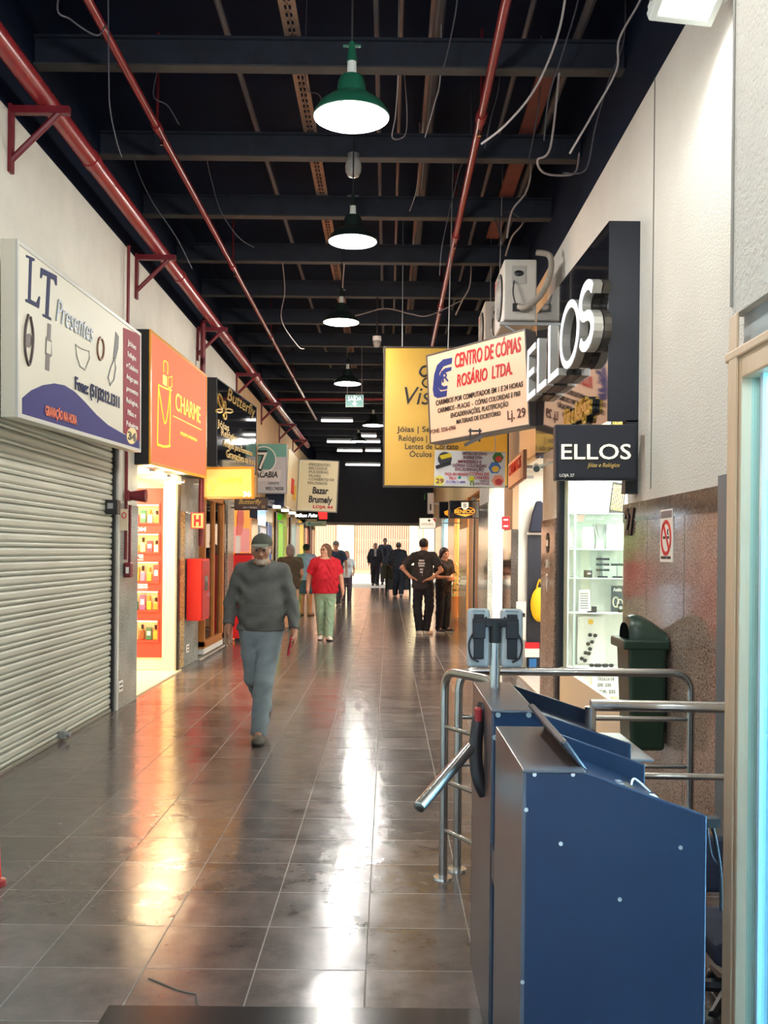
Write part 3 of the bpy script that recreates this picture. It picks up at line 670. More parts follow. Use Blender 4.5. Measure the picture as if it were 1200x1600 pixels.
# bazaar sign
Yb = 21.5
bl, br = at(463,798,Yb), at(526,801,Yb)
m_bz = M('cream_bazaar_face', s(222,210,172), .45)
q = Sign('hanging_sign', bl, br, at(526,720,Yb).z-br.z, .12, m_bz, m_bz, 'cream box sign listing gifts and watches, projecting from the left wall', frame=M('grey_sign_edge', s(120,122,120), .4), fw=.018)
q.arm('L')
for i, t in enumerate(['-PRESENTES','-RELÓGIOS','-PULSEIRAS','-PILHAS','-CONSERTO DE','RELÓGIOS']):
    wds = [35,30,32,20,41,30][i]; q.text(t, (481,728+i*5.75), (481+wds,728.5+i*5.75), 4, m_blackprint)
q.text('Bazar', (488,771), (513,772), 10, m_blackprint, bold=.03, shear=.12); q.text('Brumely', (482,785), (519,786), 10, m_blackprint, bold=.03, shear=.12); q.text('LOJA 44', (489,794), (520,795), 4.5, m_redprint, bold=.03)
Yb2 = 19.5
# wall panel of the bazaar sign with its little red and yellow mark
MB().box((-.05,-2.1,0),(-.002,-.012,q.h)).build('side_panel', m_bz, q.root, bevel=.004)
MB().box((-.001,-1.0,.20),(.003,-.25,.52)).build('side_mark', M('yellow_mark', s(226,190,60), .5), q.root)
MB().box((-.001,-1.35,.30),(.006,-.8,.62)).build('side_mark', m_redprint, q.root)
# brown butterfly name board
Yn = 15.6
bl, br = at(366,797,Yn), at(418,797,Yn)
q = Sign('hanging_sign', bl, br, at(366,777,Yn).z-bl.z, .05, M('brown_board', s(92,72,66), .4), m_black, 'small brown name board with gold script below the black sign')
q.arm('L')
q.text('Butterfly', (373,788), (409,787), 7, m_goldtxt, shear=.3, bold=.01); q.text('Jóias e Relógios', (380,794), (402,794), 2.6, m_whiteprint); q.text('35', (409,794), (414,794), 4, m_goldtxt)
MB().box((-.12,.02,.03),(0,.04,.05)).build('bracket_arm', m_black, q.root)
# dark blue board, neon board and pale board far down the left side
Yd = 20.2
bl, br = at(414,794,Yd), at(447,792,Yd)
q = Sign('hanging_sign', bl, br, .30, .05, M('dark_blue_board', s(20,34,62), .4), m_black, 'dark blue hanging board below the teal sign')
q.arm('L')
q.text('jóias', (418,783), (429,787), 5, m_whiteprint, shear=.2)
Ye = 25
bl, br = at(463,811,Ye), at(512,811,Ye)
q = Sign('hanging_sign', bl, br, at(463,801,Ye).z-bl.z+.06, .08, m_blackgl, m_black, 'black board with white script and glowing red end under the cream sign')
q.arm('L')
m_wglow = M('glowing_white_script', (1,1,1), .4, emit=(1,1,1), es=1.2)
q.text('Bem Feito', (467,808), (496,808), 5.5, m_wglow, shear=.3, bold=.03)
q.poly([(497,800),(511,800),(511,811),(499,811)], M('glowing_red_end', s(255,40,40), .4, emit=s(255,30,30), es=2.2), 'lit_end')
bl, br = at(477,822,25.6), at(510,822,25.6)
q = Sign('hanging_sign', bl, br, at(477,814,25.6).z-bl.z, .05, M('pale_blue_board', s(206,226,228), .45), m_greymetal, 'pale blue board hanging under the red glowing sign')
q.arm('L')
q.text('optica', (486,820), (503,820), 3.5, M('blue_print', s(70,140,190), .5)); q.poly(circ(483.5,818,2,2,12), M('blue_dot', s(60,150,200), .5))
# exit sign
Yx = 16.8
bl, br = at(540,636,Yx), at(568,636,Yx)
m_exit = M('exit_green', s(52,120,114), .4, emit=s(40,110,104), es=.25)
q = Sign('exit_sign', bl, br, at(540,617,Yx).z-bl.z, .03, m_exit, m_greymetal, 'green hanging exit sign with a white down arrow', frame=M('pale_exit_edge', s(170,196,190), .4), fw=.012)
m_exw = M('exit_white', (.9,.9,.9), .4, emit=(1,1,1), es=.4)
q.text('SAÍDA', (543.5,626), (565.5,626), 6.2, m_exw, bold=.02)
q.poly([(552.5,627.5),(555.5,627.5),(555.5,630),(558,630),(554,634.5),(550,630),(552.5,630)], m_exw, 'arrow')
for x in (.03, q.w-.03): MB().cyl((x,.015,q.h),(x,.015,ZB-bl.z), .004, n=6).build('hanger_wire', m_wire, q.root)

# ================================================================ SIGNS, RIGHT SIDE
Yv = 12.0
bl, br = at(598,761,Yv), at(795,762,Yv)
m_goldface = M('gold_vinyl', s(206,164,62), .35, metal=.25, var=.08, vscale=1.5)
q = Sign('hanging_sign', bl, br, at(598,541,Yv).z-bl.z, .10, m_goldface, m_black, 'large gold hanging sign with black script, partly behind the copy shop sign', frame=M('dark_bronze_trim', s(58,50,42), .4), fw=.022)
q.arm('U')
q.text('Vis', (632,632), (673,632), 27, m_blackprint, shear=.25)
q.stroke([(668,572),(660,574),(656,582),(662,588),(670,584)], .014, m_blackprint, 'flourish'); q.stroke([(672,590),(664,592),(660,598),(664,604),(672,606)], .011, m_blackprint, 'flourish')
for t, a, b, h in (('Jóias | Semi',(620,675),(686,675),8.5),('Relógios |',(623,689),(667,689),8.5),('Lentes de Contato',(633,702),(716,702),8.5),('Óculos de',(640,714),(690,714),8.5)): q.text(t, a, b, h, m_blackprint, bold=.01)

R0, R1 = at(672,694,9.55), at(829,665,8.72)
m_peach = M('peach_acrylic', s(242,202,172), .4, emit=s(242,190,150), es=.10)
q = Sign('shop_sign', R0, R1, (at(672,553,9.55).z-R0.z+at(829,512,8.72).z-R1.z)/2, .16, m_peach, M('grey_sign_side', s(104,98,98), .5), 'peach copy shop sign with red lettering and blue logo, projecting from the right wall', frame=M('dark_sign_trim', s(92,84,82), .4), fw=.016)
q.text('CENTRO DE CÓPIAS', (712,576), (815,548), 22, m_redprint, shear=.2, bold=.012)
q.text('ROSÁRIO  LTDA.', (715,604), (801,585), 19, m_redprint, shear=.2, bold=.012)
for t, a, b, h in (('CARIMBOS POR COMPUTADOR EM 1 E 24 HORAS',(682,634),(818,604),8),('CARIMBOS - PLACAS  -  CÓPIAS COLORIDAS E P&B',(685,645),(814,619),7.5),('ENCADERNAÇÕES, PLASTIFICAÇÃO',(705,653),(795,635),7.5),('MATERIAIS DE ESCRITÓRIO',(714,662),(783,650),7)):
    q.text(t, a, b, h, m_blackprint, shear=.15, bold=.006)
q.text('Lj. 29', (794,657), (822,650), 14, M('maroon_print', s(96,56,54), .5), bold=.01); q.text('FONE: 3226-6966', (674,678), (713,671), 6.5, M('maroon_print_small', s(96,56,54), .5))
# CCR logo: two nested C shapes and an R
def cshape(x0, x1, y0, y1, t, sl):
    """chunky open C in pixels"""
    f = lambda x, y: (x+(y1-y)*sl/ (y1-y0) , y - (x-x0)*.20)
    return [f(*p) for p in ((x1,y0),(x0+(x1-x0)*.45,y0),(x0+(x1-x0)*.12,y0+(y1-y0)*.12),(x0,y0+(y1-y0)*.35),(x0,y0+(y1-y0)*.75),(x0+(x1-x0)*.12,y0+(y1-y0)*.93),(x0+(x1-x0)*.35,y1),(x1-3,y1),(x1-3,y1-t),
        (x0+(x1-x0)*.5,y1-t),(x0+t*.9,y1-t-(y1-y0)*.10),(x0+t*.85,y0+t+(y1-y0)*.18),(x0+t*1.4,y0+t+2),(x1,y0+t))]
q.poly(cshape(675,701,564,624,9.5,6), m_blueprint, 'logo_mark'); q.poly(cshape(684,702,577,611,5.5,4), m_blueprint, 'logo_mark')
q.text('R', (692,598), (702,595), 14, m_blueprint, bold=.01)
MB().box((q.w-.02,.10,-.20),(q.w+.02,.14,0)).build('hanger_pole', m_greymetal, q.root)
# small floodlight below
c = at(742,690,9.0)
g = empty('floodlight', c, 'small floodlight hanging under the peach copy shop sign', 'lamp')
MB().prism([(-.10,-.02),(.06,.055),(.075,.035),(-.085,-.045)], 'y', -.05, .05).build('housing', M('dark_grey_flood', s(86,80,80), .5), g, bevel=.004)
MB().box((-.05,-.01,.0),(-.035,.01,.12)).box((.035,-.01,.0),(.05,.01,.12)).box((-.06,-.02,.09),(.06,.02,.105)).build('bracket', m_black, g)
# white banner
Yw = 10.2
bl, br = at(678,759,Yw), at(789,762,Yw)
q = Sign('banner', bl, br, at(678,703,Yw).z-bl.z, .015, M('white_banner_vinyl', s(226,224,226), .4), m_white, 'small white printed banner hanging under the copy shop sign', 'banner')
q.arm('U')
m_mag = M('magenta_print', (.24,.012,.06), .5); m_pur = M('violet_print', s(110,70,190), .5)
for t, a, b, h, m in (('CENTRO DE CÓPIAS',(722,711),(761,711),4,m_mag),('ROSÁRIO LTDA',(724,717),(753,717),4,m_mag),('IMPRESSÃO E',(715,724),(752,724),4.5,m_mag),('CÓPIAS COLORIDAS',(707,730),(760,730),4.5,m_mag),('ENCADERNAÇÃO',(711,736),(756,736),4.5,m_mag),
        ('FAÇA SEU PEDIDO',(695,743),(731,743),4,m_redprint),('CÓPIAS DE',(734,743),(764,743),4.5,m_redprint),('PELO',(702,749),(713,749),4,m_redprint),('CHAVES',(741,749),(764,749),4.5,m_redprint),('TANTO E',(749,753.5),(764,753.5),3,m_mag),('CONTROLES',(741,757.5),(764,757.5),3,m_mag),('(51) 99612 4099',(697,755),(727,755),3.5,m_pur)):
    q.text(t, a, b, h, m, bold=.02)
for (cx, cy, r, c1, c2) in ((778,715,9,s(70,130,60),s(220,70,50)),(773,731,10,s(70,120,200),s(240,190,60)),(778,751,10,s(240,150,120),s(200,50,60))):
    q.poly(circ(cx,cy,r,r,6), M('photo_print', c1, .5), 'photo_hexagon', .002); q.poly(circ(cx+1,cy+2,r*.6,r*.5,12), M('photo_print_b', c2, .5), 'photo_hexagon', .003, -.005)
q.poly(circ(695,717,11,11,20), M('machine_print', s(60,60,70), .5), 'photo_disc'); q.poly([(686,712),(704,708),(706,714),(690,718)], M('yellow_print', s(236,206,40), .5), 'photo_disc', .003, -.006); q.poly([(680,728),(704,720),(705,726),(682,733)], m_blackprint, 'photo_disc', .003, -.006)
q.poly(circ(686.5,751,8,8,20), M('yellow_badge', s(246,232,90), .5), 'badge'); q.text('29', (681,755), (693,755), 7, m_mag, bold=.02, y=-.008)
q.poly(circ(718,746,2.6,2.6,14), M('teal_dot', s(30,150,130), .5), 'round_mark')
q.poly(circ(737,748,4.5,4.5,14), M('key_yellow', s(220,216,40), .5), 'key_print'); q.poly([(735,751),(737,751),(736,759),(734,758)], M('key_green', s(120,150,40), .5), 'key_print'); q.poly([(738,751),(740,751),(741,759),(739,759)], M('key_green_b', s(120,150,40), .5), 'key_print')
# CARIMBOS board
XCb = 1.36
bl, br = atx(794,765,XCb), atx(817,748,XCb)
q = Sign('hanging_sign', bl, br, .30, .04, M('peach_board', s(230,186,158), .5), M('brown_edge', s(150,100,76), .5), 'small peach board with red lettering under the copy shop sign')

MB().box((.1,.04,.12),(.13,XR-XCb+.03,.15)).box((q.w-.13,.04,.12),(q.w-.1,XR-XCb+.03,.15)).build('bracket_arm', m_greymetal, q.root)
q.text('CARIMBOS', (796,743), (815,731), 17, m_redprint, bold=.01)
# ELLOS big sign
A0, A1 = atx(952,345,1.40), atx(868,436,1.31)
yN, yF = A0.y, 8.75
xN, xF = 1.40, 1.31
zt, zb2 = A0.z, atx(945,661,1.40).z
g = empty('jewellery_sign', (xN,yN,zb2), 'large glossy black fascia sign with chrome letters on the right wall', 'sign')
H = zt-zb2
bx = MB().add([(0,0,0),(XR-xN,0,0),(XR-xN,yF-yN,0),(xF-xN,yF-yN,0),(0,0,H),(XR-xN,0,H),(XR-xN,yF-yN,H),(xF-xN,yF-yN,H)],[(0,3,2,1),(4,5,6,7),(1,2,6,5),(2,3,7,6)],0)
bx.add([(0,0,0),(XR-xN,0,0),(XR-xN,0,H),(0,0,H)],[(0,1,2,3)],1); bx.add([(0,0,0),(0,0,H),(xF-xN,yF-yN,H),(xF-xN,yF-yN,0)],[(0,1,2,3)],0)
bx.build('fascia', [m_blackgl, m_navyflat], g)
lx = atx(985,720,1.5)
MB().box((.12,0,-.46),(XR-xN,.10,.01)).build('support_post', m_navyflat, g)
th = math.atan2(xF-xN, yF-yN)
fm = empty('letters_axis', (0,0,0)); bpy.data.objects.remove(fm)
m_letside = M('brushed_letter_side', (.56,.55,.51), .38, .55); m_letface = M('white_lit_letter_face', (.85,.87,.9), .3, emit=(.85,.9,1), es=.45)
UL = Vector((xN-xF, yN-yF, 0)).normalized()      # reading direction: far to near
NL = Vector((-UL.y, UL.x, 0)); NL = NL if NL.x < 0 else -NL     # out of the fascia
def letter(polys_outer, holes, yc0, name='letter'):
    """polys in metres (u along reading direction from yc0, z up)"""
    rot = Matrix(((UL.x, NL.x, 0),(UL.y, NL.y, 0),(0,0,1)))
    org = Vector((xF-xN, yF-yN, 0)) + UL*yc0 + Vector((0,0,ZL))
    def place(mb):
        mb.v = [tuple(org + rot @ Vector((v[0], v[1], v[2]))) for v in mb.v]; return mb
    bd, fc, bk = MB(), MB(), MB()
    if holes:
        bd.ring(polys_outer, holes, 'y', .055, .115); fc.ring(polys_outer, holes, 'y', .115, .122); bk.ring([(a*.97+.007,b*.97+.006) for a,b in polys_outer], holes, 'y', 0, .05)
    else:
        bd.prism(polys_outer, 'y', .055, .115); fc.prism(polys_outer, 'y', .115, .122); bk.prism(polys_outer, 'y', 0, .045)
    o = place(bd).build('letter', m_letside, g)
    place(fc).build('letter_face', m_letface, o); place(bk).build('letter_back', M('dark_letter_back', (.12,.11,.10), .35, .7), o)
ZL = 2.82-zb2; LH = .44; t = .052
LW = yF-yN
E_ = [(0,0),(.36,0),(.36,t),(t,t),(t,LH/2-t/2),(.30,LH/2-t/2),(.30,LH/2+t/2),(t,LH/2+t/2),(t,LH-t),(.36,LH-t),(.36,LH),(0,LH)]
L_ = [(0,0),(.36,0),(.36,t),(t,t),(t,LH),(0,LH)]
letter(E_, None, .22); letter(L_, None, .68); letter(L_, None, 1.14)
letter(circ(.30,LH/2,.30,LH/2+.015,40), circ(.30,LH/2,.30-t,LH/2-t+.015,40), 1.56)
def s_shape(w, h, t):
    c = []; r = (h+t)/4
    for k in range(0, 15): a = math.radians(25+ (270-25)*k/14); c.append((w/2+ (w/2-t/2)*math.cos(a), h-r+ (r-t/2)*math.sin(a)))
    for k in range(1, 15): a = math.radians(90 - 245*k/14); c.append((w/2+ (w/2-t/2)*math.cos(a), r+ (r-t/2)*math.sin(a)))
    L, R = [], []
    for i in range(len(c)):
        d = Vector(c[min(i+1,len(c)-1)])-Vector(c[max(i-1,0)]); d.normalize(); n = Vector((-d.y,d.x))*t/2
        L.append(tuple(Vector(c[i])+n)); R.append(tuple(Vector(c[i])-n))
    return L + R[::-1]
letter(s_shape(.40, LH+.02, .065), None, 2.16)
V, F, cap = text_geo('Jóias e Relógios', .3, .02, .5)
x0 = min(v.x for v in V); x1 = max(v.x for v in V); k = .86/(x1-x0); kz = .13/cap
rot = Matrix(((UL.x, NL.x, 0),(UL.y, NL.y, 0),(0,0,1)))
org = Vector((xF-xN, yF-yN, 0)) + UL*(1.32) + Vector((0,0,.10))
for nm, mt, off in (('lettering', m_gold, .035), ('lettering_back', m_black, .012)):
    MB().add([tuple(org + rot @ Vector(((v.x-x0)*k, off+v.z*.02, v.y*kz))) for v in V], F).build(nm, mt, g)
# ELLOS small sign
Ys = 6.1
bl, br = at(868,750,Ys), at(995,750,Ys)
q = Sign('hanging_sign', bl, br, at(868,663,Ys).z-bl.z, .09, m_navyflat, m_navyflat, 'small dark navy jewellery shop sign facing the camera below the large fascia')
m_warmlit = M('warm_lit_letter', (1,.95,.75), .4, emit=(1,.88,.52), es=.9)
q.text('ELLOS', (877,718), (985,717), 23, m_warmlit, bold=.0, ext=.006); q.text('Jóias e Relógios', (917,730), (968,730), 6.5, m_goldtxt, shear=.3); q.text('LOJA 27', (874,745), (897,745), 4.5, m_whiteprint, bold=.02)
# BENICIO, AMORE and further boards
Yn = 15.8
bl, br = at(702,810,Yn), at(749,810,Yn)
q = Sign('hanging_sign', bl, br, at(702,782,Yn).z-bl.z, .08, m_blackgl, m_black, 'black and gold hanging sign with white shield, beyond the white banner', frame=m_black, fw=.012)
q.arm('R')
q.poly([(721,785),(732,785),(732,793),(726.5,797.5),(721,793)], m_whiteprint, 'shield'); q.text('B', (724.5,793), (729,793), 6, m_blackprint, y=-.007)
m_og = M('orange_gold_glow', s(240,160,40), .4, emit=s(240,150,30), es=.5)
q.text('BENÍCIO', (710,802), (742,802), 5.5, m_og, bold=.02); q.poly([(712,803.5),(740,803.5),(727,807)], m_og, 'flourish'); q.stroke([(711,797),(716,794),(720,793)], .006, m_og, 'flourish'); q.stroke([(733,793),(737,794),(742,797)], .006, m_og, 'flourish')
bl, br = at(686,810,17.5), at(701,810,17.5)
q = Sign('hanging_sign', bl, br, .30, .06, m_blackgl, m_black, 'narrow black board with gold mark, left of the shield sign'); q.poly([(694,799),(700,797),(700,806),(695,804)], m_og, 'gold_mark')
q.arm('R')
bl, br = at(655,826,21), at(681,826,21)
q = Sign('hanging_sign', bl, br, at(655,809,21).z-bl.z, .10, M('white_lit_board', s(244,238,222), .4, emit=s(244,236,215), es=.45), M('rose_side', s(176,110,104), .5), 'white hanging sign with a dark heart mark above the couple', frame=m_greymetal, fw=.012)
q.arm('R')
q.text('AMORE', (658,821), (677,821), 4.2, M('taupe_print', s(170,150,130), .5)); q.poly([(668,813),(670.5,811),(673,813),(670.5,815.5)], m_blackprint, 'heart_mark'); q.poly([(676,811),(681,810),(680,816)], m_redprint, 'corner_mark')
bl, br = atx(647,797,1.28), atx(662,788,1.28)
q = Sign('hanging_sign', bl, br, .55, .12, M('pale_green_board', s(196,206,190), .45), m_greymetal, 'pale sign with a green triangle high on the far right wall'); q.poly([(655,782),(665,770),(665,780),(656,788)], M('green_print', s(90,170,110), .5), 'green_mark')
bl, br = at(668,803,19.5), at(678,803,19.5)
q = Sign('hanging_sign', bl, br, .42, .08, M('pale_grey_board', s(190,196,202), .45), m_greymetal, 'narrow pale grey hanging board above the white heart sign'); q.text('I', (671.5,797), (674,797), 9, m_blackprint, bold=.04)
q.arm('R')
# ================================================================ SHUTTER AND LEFT WALL FITTINGS
m_shut = M('worn_grey_green_shutter', s(190,190,178), .45, .15, var=.14, vscale=2.5, stretch=(1,.35,3))
g = empty('roller_shutter', (XL-.03,4.3,0), 'closed grey steel roller shutter with horizontal slats on the left wall', 'shutter')
mb = MB(); n = 26; ph = 2.56/n; pr = []
for k in range(n):
    z = .03+k*ph
    pr += [(.000,z),(.022,z+.006),(.026,z+.020),(.020,z+.030),(.012,z+.034),(.022,z+.040),(.028,z+.052),(.028,z+.078),(.020,z+.090),(.0,z+.0965)]
L = 4.72
vs = [(x,0,z) for x,z in pr]+[(x,L,z) for x,z in pr]; N = len(pr)
mb.add(vs, [(i,i+1,N+i+1,N+i) for i in range(N-1)])
mb.build('slats', m_shut, g, smooth=False)
MB().box((-.01,0,0),(.035,L,.03)).box((-.02,0,-.0),(-.01,L,2.6)).build('bottom_bar', M('worn_bottom_bar', s(140,136,124), .5, .3), g, bevel=.004)
p = atx(95,1156,XL); MB().cbox((.05,p.y-4.3,.05),(.05,.09,.06)).cyl((.05,p.y-4.32,.05),(.11,p.y-4.32,.05),.018).build('lock', m_greymetal, g, bevel=.004)
MB().box((-.02,L,0),(.05,L+.05,2.6),1).box((0,L+.05,0),(.07,L+.12,2.5),0).build('guide_rail', [m_painted_up, m_black], g, bevel=.003)
p = atx(176,790,XL+.05)
g = empty('lock_box', (XL+.02,p.y,p.z), 'small black box mounted at the upper right edge of the roller shutter', 'box'); MB().box((-.02,-.06,-.08),(.09,.05,.05)).build('casing', m_black, g, bevel=.006); MB().box((.0,-.065,-.03),(.05,-.06,.02)).build('cover', m_greymetal, g)
# red sliver at the left edge
g = empty('barrier_post', (-1.745,4.36,0), 'red curved object barely entering the photo at the lower left edge', 'post')
MB().tube(spline([(-.03,0,.48),(-.0,0,.3),(.012,0,.1),(.016,0,.03)],8), .022, 10).build('post', m_red, g, smooth=True); MB().lathe([(.001,0),(.06,0),(.055,.02),(.02,.035),(.001,.04)], (.0,0,0), 20).build('base', m_red_pipe, g, smooth=True)
# fire alarm horn + call point
p = atx(201,775,XL+.06)
g = empty('alarm_horn', (XL+.05,9.3,p.z), 'dark red fire alarm horn on the pillar left of the perfumery entrance', 'alarm')
MB().cbox((.02,0,0),(.05,.10,.10)).build('base', m_red_br, g, bevel=.01); MB().tube([(.04,0,0),(.10,-.0,0),(.19,.0,0)], [.04,.05,.065], 18).build('horn', m_red_br, g, smooth=True)
p = atx(195,891,XL+.06)
g = empty('call_point', (XL+.05,9.3,p.z), 'dark red fire alarm call point box on the granite pillar', 'alarm')
MB().cbox((.03,0,0),(.06,.10,.14)).build('casing', m_red_br, g, bevel=.008); MB().cbox((.03,-.052,0),(.03,.004,.06)).build('button', m_whiteprint, g)
MB().cyl((.03,.03,.06),(.03,.03,.62), .014).build('conduit', m_red_br, g)
bl = at(188,812,9.12); g = empty('notice', bl, 'small cream notice with red symbol under the alarm horn', 'sign'); MB().box((0,0,-.10),(.07,.008,.10)).build('plate', M('cream_notice', s(226,206,176), .5), g); MB().ring(circ(.035,.04,.024,.03,20),circ(.035,.04,.016,.022,20),'y',-.003,.0).build('symbol', m_redprint, g)
for px, py, Y, lab in ((188,1072,9.5,'small vent plate low on the granite pillar beside the shutter'),(293,1013,12.7,'small vent plate low on the pillar below the hydrant cabinet')):
    p = atx(px,py,XL+.042); g = empty('vent_plate', (XL+.041,p.y,p.z), lab, 'vent'); MB().box((0,-.07,-.05),(.008,.07,.05)).build('plate', m_white, g); MB().box((.008,-.05,.012),(.011,.05,.028)).box((.008,-.05,-.028),(.011,.05,-.012)).build('slot', m_black, g)
# mosaic strip and door frame of perfumery
struct(MB().box((XL-.1,12.14,.02),(XL-.033,12.42,1.98)).build('trim_3', m_mosaic))
struct(MB().box((XL-.14,12.04,0),(XL-.03,12.13,2.46)).build('trim_4', M('dark_bronze_frame', s(54,50,46), .35, .4)))
struct(MB().box((XL-.2,11.93,0),(XL-.05,12.04,2.3)).build('trim_5', m_warm_wall))
struct(MB().box((XL-.25,9.8,2.30),(XL-.02,12.1,2.46)).build('trim_6', M('white_lit_soffit', s(250,244,226), .5)))
# hydrant cabinet
p0 = at(291,970,12.5); p1 = at(315,873,12.5)
g = empty('hydrant_cabinet', (p0.x,12.5,p0.z), 'bright red fire hydrant cabinet on the left pillar', 'cabinet')
w, h = p1.x-p0.x, p1.z-p0.z
MB().box((0,0,0),(w,.55,h)).build('body', m_red, g, bevel=.006)
o = MB().box((w,.03,.03),(w+.012,.52,h-.03)).build('door', M('red_door', s(186,34,36), .35), g, bevel=.003)
MB().box((w+.012,.17,h*.48),(w+.016,.38,h*.72)).build('window', M('dark_glass_pane', s(70,40,40), .1), o); MB().cbox((w+.02,.45,h*.4),(.015,.02,.06)).build('handle', m_chrome, o)
p0 = at(298,826,12.45); p1 = at(319,801,12.45)
g = empty('hydrant_sign', p0, 'square cream sign with a red letter H above the hydrant cabinet', 'sign'); w, h = p1.x-p0.x, p1.z-p0.z
MB().box((0,0,0),(w,.01,h)).build('plate', M('pale_yellow_plate', s(232,206,140), .5), g); MB().ring([(0,0),(w,0),(w,h),(0,h)],[(.012,.012),(w-.012,.012),(w-.012,h-.012),(.012,h-.012)],'y',-.003,.0).build('border', m_redprint, g)
MB().box((.0,.01,h*.45),(.03,.34,h*.55)).build('bracket', m_greymetal, g)
text(g, 'H', w*.24, h*.2, w*.52, h*.6, m_redprint, bold=.05)
# ---- perfumery display wall
YD = 12.02
P0 = at(203,1027,YD); P1 = at(263,763,YD)
m_redwall = M('red_display_wall', s(214,52,48), .5)
g = empty('display_wall', (P1.x,YD,0), 'red display wall with five lit niches inside the perfumery', 'display wall')
ztop, zbot = P1.z, P0.z
NB = [(788,817),(834,863),(878,909),(924,954),(970,1001)]
wz = lambda py: at(240,py,YD).z
xl, xr = -1.15, at(247,900,YD).x-P1.x
zs = [ztop]
body = MB()
edges = [(wz(b), wz(a)) for a, b in NB]
prev = ztop
for lo, hi in edges:
    body.box((xl,0,hi),(xr,.26,prev)); prev = lo
body.box((xl,0,zbot),(xr,.26,prev)).box((xr,0,zbot),(0,.30,ztop)).box((xl,.26,zbot),(xr,.30,ztop)).box((-1.4,0,zbot),(xl,.3,ztop))
body.build('panel', m_redwall, g)
MB().box((-1.4,.02,.02),(0,.30,zbot)).build('plinth', M('cream_plinth', s(238,226,196), .5), g)
m_nichel = M('warm_niche_strip', (1,.9,.7), .4, emit=(1,.86,.6), es=4)
for lo, hi in edges:
    f = MB().ring([(xl,lo-.02),(xr+.02,lo-.02),(xr+.02,hi+.02),(xl,hi+.02)],[(xl+.02,lo),(xr,lo),(xr,hi),(xl+.02,hi)],'y',-.015,.0).build('niche_frame', m_redwall, g)
    MB().box((xl,.02,hi-.015),(xr,.05,hi-.004)).build('light_strip', m_nichel, g)
    MB().box((xl,.24,lo),(xr,.258,hi)).build('niche_back', m_warm_wall, g)
m_wcap = M('white_cap_letter', (.95,.93,.9), .4, emit=(1,.97,.92), es=.4)
for body_, x1, py, hh, wd in (('BLOOM',228,830,.045,.30),('RIVE',224,872,.04,.20),('ELYSEES',231,919,.05,.36)):
    x = at(x1,py,YD).x-P1.x; text(g, body_, x-wd, wz(py), wd, hh, m_wcap, bold=.03); MB().box((x-wd,-.003,wz(py)-.03),(x,-.001,wz(py)-.018)).build('subtitle_bar', m_wcap, g)
bott = [s(236,196,80), s(226,120,170), s(244,170,60), s(230,224,210), s(160,90,150), s(40,110,90), s(200,60,90), s(120,70,40), s(250,214,150), s(196,150,60)]
bm = [M('perfume_tint', c, .15, coat=.4) for c in bott]
cname = ['golden yellow','pink','amber','pearl white','mauve','deep green','raspberry','brown','pale peach','bronze']
rown = ['topmost','second','third','fourth','bottom']
rnd = random.Random(3)
for r, (lo, hi) in enumerate(edges):
    hN = hi-lo
    for c in range(5):
        ci = (r*3+c*2+ (c*c)%3) % 10
        x = P1.x+xr-.045-c*.083; isbox = (r+c)%3 == 2
        hh = hN*(.62+.2*rnd.random())
        ordn = ['far right','right of centre','middle','left of centre','far left'][c]
        g = empty('perfume_box' if isbox else 'perfume_bottle', (x,YD+.10,lo+.002), f"{cname[ci]} {'perfume box' if isbox else 'perfume bottle'} at {ordn} of the {rown[r]} niche in the red wall", 'box' if isbox else 'bottle', 'perfumes in the red display wall')
        if isbox:
            MB().box((-.034,-.02,0),(.034,.03,hh)).build('carton', bm[ci], g, bevel=.003); MB().box((-.022,-.022,hh*.35),(.022,-.02,hh*.7)).build('carton_label', m_whiteprint, g)
        else:
            MB().box((-.030,-.016,0),(.030,.016,hh*.62)).build('flask', bm[ci], g, bevel=.008); MB().cyl((0,0,hh*.62),(0,0,hh*.70),.010).build('neck', m_gold, g); MB().cyl((0,0,hh*.70),(0,0,hh),.016).build('cap', m_gold if c%2 else m_black, g, bevel=.003)
# ---- butterfly vitrine, banner, red cabinet, poster
g = empty('watch_vitrine', (XL,13.42,.06), 'tall wood framed glass vitrine behind the hydrant cabinet', 'vitrine')
f = MB().box((-.06,.02,.1),(.03,.10,2.2)).box((-.06,1.48,.1),(.03,1.60,2.2)).box((-.06,.02,.08),(.03,1.60,.18)).box((-.06,.02,2.14),(.03,1.6,2.25)).box((-.05,.8,.1),(.02,.86,2.2)).build('frame', m_wood, g, bevel=.004)
MB().box((-.02,.1,.18),(-.014,1.5,2.14)).build('glass', m_glass, g)
MB().box((-.5,.05,0),(.02,1.6,.09)).build('plinth', m_white, g)
for k in range(4): MB().box((-.5,.1,.55+k*.4),(-.05,1.5,.562+k*.4)).build('shelf', m_glass, g)
wi = 0
for k in range(4):
    for j in range(6):
        x = empty('display_stand', (XL-.22,13.6+j*.22,.63+k*.4), f"small {['silver','white','gold','dark'][(j+k)%4]} jewellery stand on {['lowest','second','third','top'][k]} vitrine shelf, {['first','second','third','fourth','fifth','sixth'][j]} from the hydrant cabinet", 'stand', 'jewellery stands in the wood framed vitrine')
        MB().box((-.05,-.06,0),(.05,.06,.02)).build('base', m_black, x); MB().prism([(-.04,.02),(.03,.02),(-.02,.20),(-.04,.20)],'y',-.05,.05).build('card', [m_greymetal,m_whiteprint,m_gold,m_navyflat][(j+k)%4], x)
b0 = at(335,997,15.2); b1 = at(352,786,15.2)
g = empty('vertical_banner', b0, 'narrow black vertical panel spelling a jewellery name downwards, left side', 'sign'); w, h = b1.x-b0.x, b1.z-b0.z
